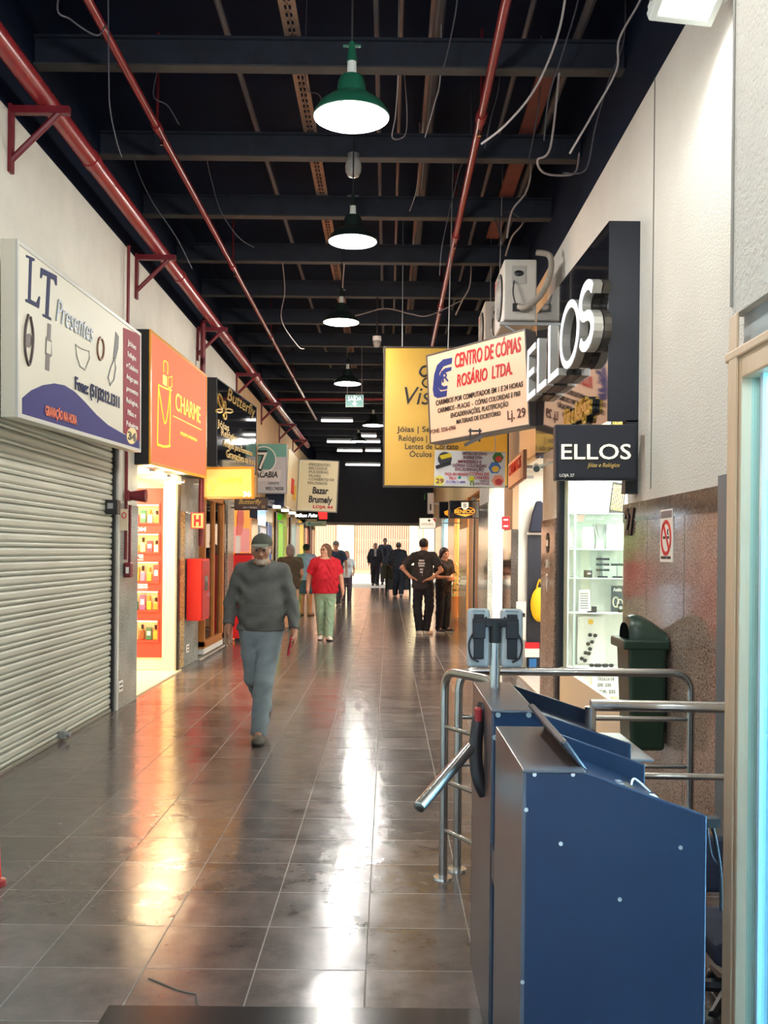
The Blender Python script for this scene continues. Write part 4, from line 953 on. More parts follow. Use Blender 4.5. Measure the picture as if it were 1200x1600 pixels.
MB().box((0,0,0),(w,.05,h)).build('panel', m_blackgl, g, bevel=.003); MB().box((.04,-.02,-b0.z),(w-.04,.07,0)).build('foot', m_black, g)
for ch, y in zip('Butterfly', (823,846,867,882,907,924,946,968,985)): text(g, ch, w*.28, at(343,y+3,15.2).z-b0.z, w*.42, .11 if ch in 'Bfltb' else .085, m_goldtxt, shear=.35, bold=.02)
MB().prism([(w*.2,h-.14),(w*.5,h-.10),(w*.85,h-.06),(w*.6,h-.14),(w*.85,h-.17),(w*.45,h-.17)],'y',-.004,-.001).build('butterfly_mark', m_goldtxt, g)
g = empty('red_kiosk', (XL+.02,15.98,0), 'red upright cabinet standing against the left wall behind the man in the cap', 'cabinet')
MB().box((0,0,.06),(.30,1.3,1.42)).build('body', m_red, g, bevel=.01); MB().box((.01,.01,1.42),(.33,1.3,1.45)).build('top', M('dark_red_top', s(130,30,32), .4), g, bevel=.004); MB().box((.03,.03,0),(.27,1.27,.06)).build('base', m_black, g)
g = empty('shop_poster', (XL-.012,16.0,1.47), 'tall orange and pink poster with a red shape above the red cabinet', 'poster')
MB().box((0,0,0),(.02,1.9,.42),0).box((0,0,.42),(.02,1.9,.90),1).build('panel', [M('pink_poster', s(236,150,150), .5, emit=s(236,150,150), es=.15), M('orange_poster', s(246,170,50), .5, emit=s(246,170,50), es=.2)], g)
MB().prism([(.35,.28),(.9,.30),(1.15,.55),(1.05,.75),(.6,.80),(.38,.6)],'x',.02,.03).build('red_shape', m_red, g); MB().box((.02,.25,-.05),(.03,.75,.27)).build('white_stripe', m_whiteprint, g)
# coloured shopfront panels further along the left wall
def front_panel(name, side, y0, y1, z0, z1, mat, lab, cat, off=.0):
    xw = XL+off if side < 0 else XR-off
    g = empty(name, (xw,y0,z0), lab, cat)
    x0, x1 = (-.04,0) if side < 0 else (0,.04)
    MB().box((x0,0,0),(x1,y1-y0,z1-z0)).build('panel', mat, g)
    MB().ring([(0,0),(y1-y0,0),(y1-y0,z1-z0),(0,z1-z0)],[(.05,.05),(y1-y0-.05,.05),(y1-y0-.05,z1-z0-.05),(.05,z1-z0-.05)],'x',x0-.005,x1+.01).build('frame', m_greymetal, g)
    return g
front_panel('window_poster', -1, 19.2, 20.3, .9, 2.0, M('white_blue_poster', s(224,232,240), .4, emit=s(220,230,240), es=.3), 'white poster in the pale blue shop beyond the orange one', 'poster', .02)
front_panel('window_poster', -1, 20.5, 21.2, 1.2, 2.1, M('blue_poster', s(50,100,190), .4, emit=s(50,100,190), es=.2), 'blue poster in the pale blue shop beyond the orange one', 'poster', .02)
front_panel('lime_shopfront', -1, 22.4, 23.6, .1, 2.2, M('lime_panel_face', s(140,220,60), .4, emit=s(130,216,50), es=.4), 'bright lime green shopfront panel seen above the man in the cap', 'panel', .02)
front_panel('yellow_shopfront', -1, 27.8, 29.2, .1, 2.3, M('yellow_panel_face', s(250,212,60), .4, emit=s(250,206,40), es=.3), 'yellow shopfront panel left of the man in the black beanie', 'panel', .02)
for k, (y, col, nm) in enumerate(((21.6,s(226,190,150),'tan'),(24.8,s(210,150,110),'terracotta'),(31.2,s(196,120,84),'rust'))):
    front_panel('open_shutter_door', -1, y, y+.3, .1, 2.35, M('door_leaf', col, .5), f'{nm} coloured open door leaf on the far left side', 'door leaf', .06)
# awning spot arms beyond number sign
g = empty('spotlight_rail', (XL,18.4,2.36), 'white angled spotlight rail over the shops beyond the brown name board', 'lamp')
for k in range(4): MB().tube([(0,k*1.5,.1),(.38,k*1.5+.2,.0)], .02, 8).build('arm', m_greymetal, g); MB().cbox((.42,k*1.5+.22,-.03),(.14,.10,.05)).build('spot_head', M('spot_head_white', (.8,.8,.75), .4, emit=(1,.96,.85), es=3), g)
# air conditioners on the left, far
def ac(loc, side, lab, w=.78, d=.30, h=.56):
    g = empty('air_conditioner', loc, lab, 'air conditioner')
    mbody = M('off_white_ac', s(186,180,172), .45, var=.08)
    x0, x1 = (0,d)
    MB().box((0,0,0),(d,w,h)).build('casing', mbody, g, bevel=.012)
    fx = 0 if side > 0 else d; o = -1 if side > 0 else 1
    def disc(r, x, m, nm, par=g):
        b = MB().cyl((fx+o*x,w*.4,h*.5),(fx+o*(x+.012),w*.4,h*.5), r, n=36); return b.build(nm, m, par, smooth=True)
    disc(.22, .0, m_black, 'fan_opening')
    gr = MB()
    for r in (.05,.09,.13,.17,.21): gr.tube([(fx+o*.02,w*.4+r*math.cos(a),h*.5+r*math.sin(a)) for a in [2*math.pi*k/28 for k in range(28)]], .003, 5, closed=True)
    for k in range(8): a = math.pi*k/4; gr.tube([(fx+o*.02,w*.4,h*.5),(fx+o*.02,w*.4+.215*math.cos(a),h*.5+.215*math.sin(a))], .003, 5)
    gr.build('fan_grille', mbody, g)
    MB().box((fx-.004,w*.72,h*.70),(fx+.004,w*.9,h*.92)).build('red_badge', m_redprint, g)
    return g
ac((XL+.02,20.5,3.05), -1, 'dark old air conditioner high on the left wall above the cream bazaar sign', 1.0, .45, .6)
# ================================================================ RIGHT WALL FITTINGS
def ac_right(x, y, z, lab):
    g = ac((x,y,z), 1, lab)
    MB().box((.07,-.004,.33),(.20,0,.50)).build('side_cover', M('ac_side_cover', s(160,156,150), .5), g, bevel=.003)
    MB().ell((.135,-.004,.43),(.045,.012,.028)).build('handle_recess', m_black, g, smooth=True)
    MB().box((.08,-.02,.08),(.15,0,.15)).build('valve', m_black, g)
    P = spline([(.13,-.03,.12),(.20,-.07,.10),(.33,-.06,.22),(.42,-.02,.42),(.42,.02,.60),(.30,.05,.64)], 10)
    MB().tube(P, .028, 10).build('insulated_hose', M('taped_hose', s(150,140,130), .7, var=.2, vscale=20), g, smooth=True)
    MB().tube(spline([(.09,-.01,.36),(.08,-.03,.24),(.11,-.03,.12)],6), .006, 6).build('cable', m_black, g)
    br = MB().box((-.03,.06,-.03),(XR-x,.10,.0)).box((-.03,.66,-.03),(XR-x,.70,.0)).box((XR-x-.03,.06,-.35),(XR-x,.10,0)).box((XR-x-.03,.66,-.35),(XR-x,.70,0)).tube([(0,.08,-.02),(XR-x-.02,.08,-.33)],.012,6).tube([(0,.68,-.02),(XR-x-.02,.68,-.33)],.012,6)
    br.build('wall_bracket', m_greymetal, g); return g
c = at(787,500,9.0); ac_right(c.x, 9.0, c.z, 'off white air conditioner unit with curved hose, beside the black fascia sign')
c = at(757,548,11.0); ac_right(c.x, 11.0, c.z, 'second air conditioner unit half hidden behind the first, above the copy shop sign')
# conduit on right wall
p = atx(1143,300,XV)
tag(MB().cyl((XV-.004,YV-.006,2.26),(XV-.004,YV-.006,ZD), .005, n=10).build('wall_conduit', M('grey_painted_conduit', s(150,146,140), .5)), 'grey vertical conduit on the white wall corner above the tan door frame', 'conduit')
# granite cladding
g0, g1 = atx(1130,900,1.58).y, atx(980,900,1.58).y
zt = atx(1060,772,1.58).z
struct(MB().box((1.575,4.55,0),(XR+.01,6.55,zt-.12),0).box((1.57,4.55,zt-.12),(XR+.01,6.55,zt),1).box((1.565,4.46,0),(XR+.01,4.55,zt),2).build('wall_granite_cladding', [m_granite, granite('dark_cap_granite', (.03,.022,.02), (.09,.065,.055), (.2,.16,.14), 60, .1), m_granite_d]))
struct(MB().box((1.5735,5.2,0),(1.576,5.204,zt-.12)).box((1.5735,5.95,0),(1.576,5.954,zt-.12)).box((1.5695,5.5,zt-.12),(1.571,5.505,zt)).build('trim_7', m_groove))
struct(MB().box((1.5,3.9,0),(XR+.01,4.46,1.86)).build('trim_8', M('grey_blue_end_panel', s(92,104,112), .5)))
# number 27
a = atx(978,835,1.572); b = atx(992,835,1.572)
rg = empty('shop_number', (1.572,a.y,a.z), 'dark number 27 on the granite beside the lit window', 'sign', rz=-math.pi/2)
text(rg, '27', 0, 0, a.y-b.y, .16, m_black, bold=.03, ext=.008)
# no smoking sign
a = atx(1032,878,1.572); b = atx(1051,878,1.572); zt2 = atx(1041,796,1.572).z
g = empty('no_smoking_sign', (1.572,a.y,a.z), 'white no smoking sign with red ring on the granite wall', 'sign', rz=-math.pi/2); w = a.y-b.y; h = zt2-a.z
MB().box((0,-.003,0),(w,.003,h)).build('plate', m_whiteprint, g)
MB().ring(circ(w/2,h*.46,w*.42,w*.42,32),circ(w/2,h*.46,w*.33,w*.33,32),'y',-.006,-.003).prism([(w*.24,h*.46+w*.30),(w*.30,h*.46+w*.36),(w*.78,h*.46-w*.24),(w*.72,h*.46-w*.30)],'y',-.006,-.003).build('red_ring', m_redprint, g)
MB().box((w*.25,-.005,h*.44),(w*.75,-.003,h*.49)).build('cigarette', m_blackprint, g); MB().tube(spline([(w*.68,-.004,h*.52),(w*.62,-.004,h*.57),(w*.68,-.004,h*.62)],5),.004,5).build('smoke_mark', m_blackprint, g)
MB().box((w*.06,-.005,h*.84),(w*.94,-.003,h*.97)).build('header', M('grey_header', s(110,110,120), .5), g); text(g, 'PROIBIDO FUMAR', w*.1, h*.06, w*.8, h*.05, m_blackprint, bold=.02)
# tap
p = atx(1107,1101,1.575); g = empty('wall_tap', (1.575,p.y,p.z), 'small metal tap on the granite wall beside the railing', 'tap'); MB().cyl((0,0,0),(-.07,0,0),.012).cyl((-.06,0,0),(-.06,0,-.03),.010).build('spout', m_chrome, g); MB().cbox((-.03,0,.025),(.03,.05,.012)).build('handle', m_chrome, g)
# green bin
m_bin = M('dark_green_plastic', s(34,58,46), .35, var=.1)
yb0 = 5.42; p0 = at(972,1175,yb0); p1 = at(1047,1010,yb0)
g = empty('litter_bin', (1.565,yb0,p0.z), 'dark green wall mounted litter bin with domed lid', 'bin')
hb = at(1000,1010,yb0).z-p0.z; xd = p0.x+.03-1.565; dp = .30
vs = []
for z, k in ((0,.86),(hb,1.0)):
    x0 = xd*k if z else xd*.90
    vs += [(x0,dp/2-dp/2*k,z),(-.012,dp/2-dp/2*k,z),(-.012,dp/2+dp/2*k,z),(x0,dp/2+dp/2*k,z)]
MB().add(vs, [(0,3,2,1),(4,5,6,7),(0,1,5,4),(1,2,6,5),(2,3,7,6),(3,0,4,7)]).build('body', m_bin, g, bevel=.025, seg=4)
MB().box((xd-.03,-.015,hb-.02),(-.0,dp+.015,hb+.035)).build('rim', m_bin, g, bevel=.012, seg=3)
mb = MB(); NA = 14; secs = [(xd+.015,.10,.72),(xd+.03,.125,.80),(xd+.06,.135,.84),(xd+.10,.13,.88),(xd+.16,.095,.92),(xd+.22,.05,.95),(-.015,.012,.96)]
for (x, hh, wd) in secs: mb.v += [(x, dp/2-dp/2*wd*math.cos(math.pi*k/NA), hb+.034+hh*math.sin(math.pi*k/NA)**.7) for k in range(NA+1)]
n1 = NA+1
for i in range(len(secs)-1): mb.f += [(i*n1+k,i*n1+k+1,(i+1)*n1+k+1,(i+1)*n1+k) for k in range(NA)]
mb.f.append(tuple(range(n1))); mb.m = [0]*len(mb.f)
o = mb.build('dome_lid', m_bin, g, smooth=True)
MB().prism([(dp/2-dp/2*.60*math.cos(math.pi*k/NA), hb+.036+.085*math.sin(math.pi*k/NA)**.7) for k in range(NA+1)],'x',xd+.006,xd+.02).build('opening', M('bin_dark_inside', (.004,.005,.005), 1.0, spec=0), o)
MB().box((-.02,.08,.1),(.01,dp-.08,hb-.1)).build('wall_mount', m_black, g)
# ELLOS window: glass, frame, shelves, goods
struct(MB().box((XR-.02,9.06,0),(XR+.06,9.17,2.42)).box((XR-.01,6.55,2.36),(XR+.06,9.1,2.42)).box((XR-.01,6.55,.0),(XR+.03,9.06,.06)).build('window_frame', m_navyflat))
wn = empty('window_1', (XR,6.55,0)); struct(wn)
MB().box((.012,0,.45),(.018,2.5,2.36)).build('pane', glass_mat('vitrine_glass', (.97,1,.985), .12), wn)
MB().box((.0,0,.06),(.03,2.5,.45)).build('window_base', M('cream_base_panel', s(232,214,186), .4), wn)
MB().box((.005,1.9,.45),(.022,1.92,2.36)).build('window_joint', M('pale_green_edge', s(196,220,206), .3), wn)
YS = 8.9
g = empty('glass_shelving', (XR+.03,YS,0), 'glass shelving with a white back inside the jewellery window', 'shelving')
zsh = [at(940,y,YS).z for y in (1043,957,903,858,802)]
for k, z in enumerate(zsh):
    MB().box((.02,-.05,z-.008),(.80,.27,z)).build('shelf', m_white if k < 2 else M('shelf_glass', s(190,214,200), .15), g)
MB().box((.0,.27,.06),(.80,.30,2.40)).build('back_panel', M('white_back_panel', s(240,242,234), .5), g); MB().box((.0,-.03,.06),(.012,.27,2.40)).build('side_panel', M('pale_side_panel', s(206,216,208), .4), g)
MB().box((.02,-.04,.06),(.80,-.01,zsh[0]-.01)).build('base_panel', M('cream_vitrine_base', s(236,222,196), .5), g)
area('vitrine_light', (2.05,8.55,2.34), .6, .5, 26, (.94,1,.96))
def onshelf(name, px, k, lab, cat, grp=None, dy=.08):
    z = zsh[k]; x = at(px, 862, YS+dy).x; return empty(name, (x,YS+dy,z+.001), lab, cat, grp)
m_tray_w = M('white_tray', s(232,228,218), .5); m_tray_b = M('black_velvet', s(26,22,22), .8)
for px, m, lab in ((936,m_tray_w,'pale chain display tray leaning on the top shelf of the lit window'),(962,m_tray_b,'black tray of gold chains leaning on the top shelf of the lit window')):
    g = onshelf('chain_tray', px, 4, lab, 'tray'); o = MB().box((-.065,0,0),(.065,.015,.30)).build('board', m, g, bevel=.003)
    c = MB()
    for k in range(7): c.tube([(-.05+k*.016,-.006,.03),(-.05+k*.016,-.006,.27)], .0035, 5)
    c2 = c.build('chains', m_gold, g)
    for o_ in (o, c2): o_.rotation_euler = (math.radians(-12),math.radians(9),0)
g = onshelf('necklace_bust', 938, 3, 'grey necklace bust card on the shelf below the chain trays', 'display', dy=.10); MB().prism([(-.05,0),(.05,0),(.035,.08),(.05,.14),(.07,.23),(-.07,.23),(-.05,.14),(-.035,.08)],'y',0,.03).build('bust', M('grey_bust', s(150,152,146), .6), g, bevel=.006); MB().tube(spline([(-.04,-.004,.22),(-.02,-.004,.13),(0,-.004,.10),(.02,-.004,.13),(.04,-.004,.22)],6),.003,5).build('necklace', m_greymetal, g)
g = onshelf('price_card', 919, 3, 'small white card with fine print left of the grey bust', 'card', dy=.06); MB().box((-.05,0,0),(.05,.006,.20)).build('card', m_whiteprint, g); MB().box((-.04,-.003,.13),(.02,0,.14)).box((-.04,-.003,.10),(.03,0,.11)).box((-.04,-.003,.07),(.0,0,.08)).build('print', M('fine_print', s(150,150,150), .5), g)
g = onshelf('necklace_card', 962, 3, 'white card with silver necklaces right of the grey bust', 'card', dy=.05); MB().box((-.08,0,0),(.08,.008,.22)).build('card', m_whiteprint, g); MB().tube(spline([(-.06,-.004,.21),(-.03,-.004,.10),(0,-.004,.06),(.03,-.004,.10),(.06,-.004,.21)],6),.0035,5).tube(spline([(-.04,-.004,.21),(0,-.004,.11),(.04,-.004,.21)],6),.003,5).build('necklace', m_greymetal, g)
for px, hh, lab in ((942,.17,'black bracelet stand with three bars, middle of the third shelf'),(965,.12,'black bracelet stand hung with dark bracelets, right on the third shelf')):
    g = onshelf('bracelet_stand', px, 2, lab, 'stand'); MB().box((-.04,-.03,0),(.04,.03,.015)).build('base', m_black, g); MB().cyl((0,0,.01),(0,0,hh),.008).build('post', m_greymetal, g)
    for k in range(3 if hh > .15 else 1): MB().cyl((-.06,0,hh-.05*k),(.06,0,hh-.05*k),.010).build('bar', m_black, g)
g = onshelf('watch_box', 919, 2, 'black cube watch box on the third shelf of the lit window', 'box', dy=.02); MB().box((-.035,-.03,0),(.035,.03,.07)).build('box', m_black, g, bevel=.008); MB().box((-.012,-.033,.03),(.02,-.03,.045)).build('emblem', m_greymetal, g)
g = onshelf('framed_card', 952, 2, 'white framed card behind the bracelet stands', 'card', dy=.2); MB().box((-.07,0,0),(.07,.008,.20)).build('card', m_whiteprint, g)
g = onshelf('ring_poster', 966, 1, 'grey poster of rings titled in white on the white shelf', 'poster', dy=.10); MB().box((-.06,0,0),(.06,.008,.24)).build('card', M('slate_card', s(84,90,94), .5), g); text(g, 'Anéis', -.045, .19, .08, .03, m_whiteprint, bold=.03); MB().tube([(-.02+.025*math.cos(a),-.006,.09+.045*math.sin(a)) for a in [2*math.pi*k/16 for k in range(16)]],.006,5,closed=True).tube([(.02+.025*math.cos(a),-.006,.07+.045*math.sin(a)) for a in [2*math.pi*k/16 for k in range(16)]],.006,5,closed=True).build('ring_picture', M('cream_ring', s(232,224,196), .4), g)
g = onshelf('price_list', 914, 1, 'white price list card leaning left on the white shelf', 'card', dy=.05); MB().box((-.05,0,0),(.05,.006,.20)).build('card', m_whiteprint, g); pr_ = MB()
for k in range(7): pr_.box((-.04,-.003,.03+k*.022),(.035,0,.04+k*.022))
pr_.build('print', M('grey_lines', s(120,124,120), .5), g)
g = onshelf('jewel_box', 929, 1, 'small black ring box at the front of the white shelf', 'box', dy=-.02); MB().box((-.022,-.02,0),(.022,.02,.055)).build('box', m_black, g, bevel=.004); MB().box((-.06,-.02,0),(-.025,.03,.012)).build('tray', m_black, g)
g = onshelf('watch_display', 970, 1, 'small dark watch on a stand beside the ring poster', 'watch', dy=.0); MB().box((-.02,-.015,0),(.02,.015,.08)).build('cushion', m_black, g, bevel=.006); MB().cyl((0,-.02,.045),(0,-.014,.045),.016).build('dial', m_greymetal, g)
# sunglasses column
gp = onshelf('sunglasses_display', 924, 0, 'white sunglasses display panel below the white shelf', 'panel', dy=.20)
MB().box((-.12,0,0),(.14,.012,.45)).build('panel', m_whiteprint, gp); MB().cyl((0,-.005,.40),(0,0,.40),.025).build('emblem', m_gold, gp)
for k, (px, py) in enumerate(((922,992),(930,993),(925,1003),(919,1006),(922,1014),(915,1020),(920,1021),(909,1029),(914,1032))):
    c = at(px,py,YS+.16)
    g = empty('sunglasses', c, f"pair of dark sunglasses on the white panel, {['first','second','third','fourth','fifth','sixth','seventh','eighth','ninth'][k]} from the top", 'sunglasses', 'sunglasses on the white panel')
    MB().ell((-.0,0,0),(.020,.004,.018)).build('lens', m_black, g, smooth=True); MB().tube([(-.02,0,.01),(.03,-.0,.012)],.003,5).build('frame', m_greymetal, g)
for k, px in enumerate((930,942,953)):
    g = onshelf('sunglasses', px, 0, ['dark sunglasses lying at left of the lowest window ledge','dark sunglasses lying in the middle of the lowest window ledge','dark sunglasses lying by the bin on the lowest window ledge'][k], 'sunglasses', 'sunglasses lying on the window ledge', dy=-.02)
    MB().ell((-.022,0,.02),(.022,.006,.018)).ell((.022,0,.02),(.022,.006,.018)).build('lens', m_black, g, smooth=True); MB().tube([(-.045,0,.03),(.045,0,.03)],.003,5).tube([(-.045,0,.03),(-.045,.08,.02)],.003,5).tube([(.045,0,.03),(.045,.08,.02)],.003,5).build('frame', m_black, g)
p = at(925,1088,8.84)
g = empty('price_card', p, 'white price card on the cream base of the lit window', 'card'); MB().box((0,0,0),(.24,.006,.21)).build('card', m_whiteprint, g)
for t, z, w_ in (('ÓCULOS DE',.145,.15),('DE: 235',.09,.12),('POR: 235',.03,.16)): text(g, t, .05, z, w_, .028, M('grey_text', s(90,90,94), .5), bold=.02)
# copy shop interior bits seen right of the copy sign
yf = 12.40
def onwall(name, px0, px1, py0, py1, lab, cat, dy=.0):
    a = at(px0,py1,yf-dy); b = at(px1,py0,yf-dy); return empty(name, (a.x,yf-dy,a.z), lab, cat), b.x-a.x, b.z-a.z
g, w, h = onwall('navy_door', 823, 866, 836, 1046, 'tall navy door leaf on the white back wall of the copy shop', 'door leaf', .0)
MB().box((0,0,0),(w,.03,h)).build('leaf', m_navyflat, g); MB().box((-.02,-.03,h),(w,.03,h+.03)).build('lintel_shelf', m_white, g)
g, w, h = onwall('yellow_bag', 829, 858, 918, 978, 'yellow rounded bag hanging against the navy door', 'bag', .1); MB().ell((w/2,.03,h*.55),(w/2,.05,h*.45)).build('body', M('yellow_fabric', s(226,186,20), .6), g, smooth=True); MB().tube(spline([(w*.3,.03,h*.9),(w*.5,.03,h*1.2),(w*.7,.03,h*.9)],6),.012,6).build('strap', M('yellow_strap', s(200,160,20), .6), g)
g, w, h = onwall('hanging_shirt', 826, 856, 782, 832, 'dark navy shirt hanging above the navy door in the copy shop', 'shirt', .1); MB().prism([(0,.0),(w,0),(w,h*.8),(w*.62,h),(w*.38,h*.97),(w*.2,h*.6)],'y',0,.06).build('body', M('navy_cloth', s(24,30,48), .8), g, bevel=.02); MB().tube([(w*.5,.03,h),(w*.5,.03,h*1.15)],.005,6).build('hook', m_chrome, g)
g, w, h = onwall('notice_board', 820, 843, 1004, 1046, 'red and white notice with a blue sheet below the navy door', 'sign', .06); MB().box((0,0,h*.78),(w,.02,h),0).box((0,0,h*.45),(w,.02,h*.77),1).box((w*.3,-.004,0),(w*.8,.02,h*.4),2).build('sheet', [m_redprint, m_whiteprint, M('blue_sheet', s(40,110,180), .5)], g)
g, w, h = onwall('paper_sign', 806, 822, 940, 1000, 'white paper sheet on the white wall left of the navy door', 'paper', .0); MB().box((0,-.006,0),(w,.0,h)).build('sheet', m_white, g); MB().box((w*.6,-.008,h*.6),(w*.9,-.006,h*.7)).build('print', m_blackprint, g)
g = empty('security_camera', Vector((XR-.2,9.3,at(848,730,9.3).z)), 'small white security camera under the copy shop sign', 'camera'); MB().tube([(0,0,0),(-.02,-.16,-.03)],[.035,.035],14).build('housing', m_white, g, smooth=True); MB().cyl((-.02,-.165,-.031),(-.02,-.155,-.03),.03).build('lens', m_black, g); MB().cyl((0,-.02,0),(.2,0,.06),.012).build('arm', m_white, g)
# pillar decals
p = atx(858,846,1.555); g = empty('pillar_sticker', (1.555,9.55,1.60), 'black and white round and dart shaped sticker on the granite pillar', 'sticker', rz=-math.pi/2)
MB().prism(circ(0,.0,.075,.10,24),'y',-.003,0).build('disc', m_blackprint, g); MB().box((-.06,-.005,-.03),(.06,-.003,.03)).build('band', m_whiteprint, g); MB().ring([(-.06,-.30),(.06,-.30),(0,-.48),(-.0,-.48)],[(-.035,-.32),(.035,-.32),(0,-.42),(0,-.42)],'y',-.003,0).build('dart', m_whiteprint, g); text(g, '101', -.06, -.24, .12, .08, m_whiteprint)
# red sale signs beside pillar
for px, py, lab in ((788,812,'upper small red tag beside the dark pillar right of the white wall'),(788,822,'lower small red tag beside the dark pillar right of the white wall')):
    p = at(px-4,py+5,12.35); g = empty('red_tag', p, lab, 'tag'); MB().box((0,0,0),(.10,.01,.08)).build('plate', m_redprint, g); MB().box((.02,-.003,.03),(.08,0,.05)).build('print', m_whiteprint, g)
front_panel('wood_door', 1, 17.2, 18.0, .05, 2.3, m_wood, 'honey coloured wooden shop door beside the grey granite pillar', 'door leaf', .0)
front_panel('wood_door', 1, 18.3, 19.3, .05, 2.3, m_wood, 'second honey coloured wooden door nearer the couple', 'door leaf', .0)
g = empty('potted_plant', (XR-.10,22.3,0), 'green leafy plant in a tall pot beside the couple', 'plant')
MB().lathe([(.001,0),(.10,0),(.13,.5),(.11,.5),(.001,.48)], n=20).build('pot', M('tan_pot', s(170,130,90), .6), g, smooth=True)
lf = MB(); rr = random.Random(5)
for k in range(46):
    a = rr.random()*6.28; l = .16+.14*rr.random(); z = .5+rr.random()*.75; r0 = .02
    d = Vector((math.cos(a),math.sin(a),0)); sd_ = Vector((-d.y,d.x,0)); b0 = Vector((0,0,z)); 
    lf.add([b0+d*r0, b0+d*l*.5+sd_*.03+Vector((0,0,.05)), b0+d*l+Vector((0,0,-.02)), b0+d*l*.5-sd_*.03+Vector((0,0,.05))], [(0,1,2,3)])
lf.build('leaves', M('leaf_green', s(110,140,50), .5, var=.3), g); MB().cyl((0,0,.45),(0,0,1.25),.014).build('stem', m_wood, g)
# ================================================================ TURNSTILES, RAILS, READERS
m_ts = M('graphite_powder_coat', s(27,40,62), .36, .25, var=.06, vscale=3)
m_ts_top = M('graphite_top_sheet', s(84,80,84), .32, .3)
m_screw = M('zinc_screw', s(206,206,200), .3, .8)
def turnstile(X0, X1, Y0, Y1, zt, xb, zl, lab):
    g = empty('turnstile', (X0,Y0,0), lab, 'turnstile', 'turnstile cabinets at the right')
    W, D, b = X1-X0, Y1-Y0, xb-X0
    full = [(0,0),(W,0),(W,zl),(b,zt),(0,zt)]
    low = [(.002,.01),(W-.004,.01),(W-.004,zl-.05),(b+.01,zt-.05),(b-.002,zt-.001),(.002,zt-.001)]
    MB().prism(full,'y',0,.018).build('front_panel', m_ts, g, bevel=.003)
    MB().prism(full,'y',D-.018,D).build('back_panel', m_ts, g, bevel=.003)
    MB().prism(low,'y',.018,D-.018).build('body', m_ts, g)
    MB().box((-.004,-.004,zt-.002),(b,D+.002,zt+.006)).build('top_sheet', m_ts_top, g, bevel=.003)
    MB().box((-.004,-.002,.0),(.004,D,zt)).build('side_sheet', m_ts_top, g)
    return g, W, D, b
A, W, D, b = turnstile(.305,.708,2.154,2.69,1.018,.440,.925,'near dark graphite turnstile cabinet filling the lower right corner')
sc = MB()
for px, py in ((835,1210),(895,1210),(822,1265),(876,1318),(1063,1324),(968,1405),(816,1534)):
    p = at(px,py,2.154); MB().cyl((p.x-.305,-.003,p.z),(p.x-.305,.0,p.z),.0046,n=12).build('screw', m_screw, A)
MB().add([(b-.005,.03,1.02),(b-.005,D-.02,1.02),(b-.055,D-.01,1.085),(b-.05,.04,1.075),(b+.012,.03,1.016),(b+.012,D-.02,1.016),(b-.038,D-.01,1.09),(b-.034,.04,1.08)],[(0,1,2,3),(4,7,6,5),(0,3,7,4),(1,5,6,2),(3,2,6,7),(0,4,5,1)]).build('card_reader_screen', M('dark_screen_plate', s(44,46,56), .25, .2), A, bevel=.004)
o = MB().cbox((b+.15,.32,.905),(.075,.14,.010)).build('keypad', m_black, A); o.rotation_euler = (0,0,0)
for k in range(8): MB().cbox((b+.14+.02*(k%2),.27+.033*(k//2),.911),(.014,.024,.01)).build('key', M('grey_key', s(120,122,124), .5), o)
MB().cbox((b+.235,.33,.882),(.03,.06,.006)).build('white_tag', m_whiteprint, A); MB().tube(spline([(b+.20,.40,.895),(b+.22,.44,.905),(b+.25,.40,.88)],6),.003,6).build('loose_wire', m_whiteprint, A)
MB().cbox((W+.015,.03,.905),(.04,.03,.02)).tube(spline([(W+.02,.03,.90),(W+.03,.03,.86),(W+.045,.04,.78),(W+.05,.05,.70)],6),.004,6).tube(spline([(W+.01,.03,.89),(W+.02,.03,.83),(W+.04,.04,.80),(W+.055,.06,.72)],6),.003,6).build('cable', m_black, A)
B, W2, D2, b2 = turnstile(.322,.742,2.962,3.60,1.018,.455,.925,'far dark graphite turnstile cabinet behind the near one, carrying the steel arm')
for px, py in ((778,1117),(826,1117),(773,1152)): p = at(px,py,2.962); MB().cyl((p.x-.322,-.004,p.z),(p.x-.322,0,p.z),.008,n=12).build('screw', m_screw, B)
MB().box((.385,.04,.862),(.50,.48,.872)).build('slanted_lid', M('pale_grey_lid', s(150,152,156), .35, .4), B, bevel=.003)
MB().box((0,-.27,.52),(.05,.0,.62)).build('link_plate', m_ts, B)
hub = MB().tube(spline([(.0,.26,1.0),(-.022,.24,.94),(-.03,.22,.85),(-.022,.2,.77),(.0,.2,.72)],6),.022,14).build('arm_hub', M('hub_black', s(40,38,42), .35), B, smooth=True)
MB().cbox((-.022,.24,.97),(.025,.04,.05)).build('hub_red_cap', M('hub_red', s(160,40,44), .4), hub, bevel=.008)
pa = at(733,1170,3.12); pb = at(654,1262,2.86)
off = Vector((.322,2.962,0))
d_ = (pb-pa).normalized()
MB().tube([pa-off, pb-off-d_*.01, pb-off-d_*.003, pb-off],[.019,.019,.018,.012],18).build('arm', m_steel, B, smooth=True)
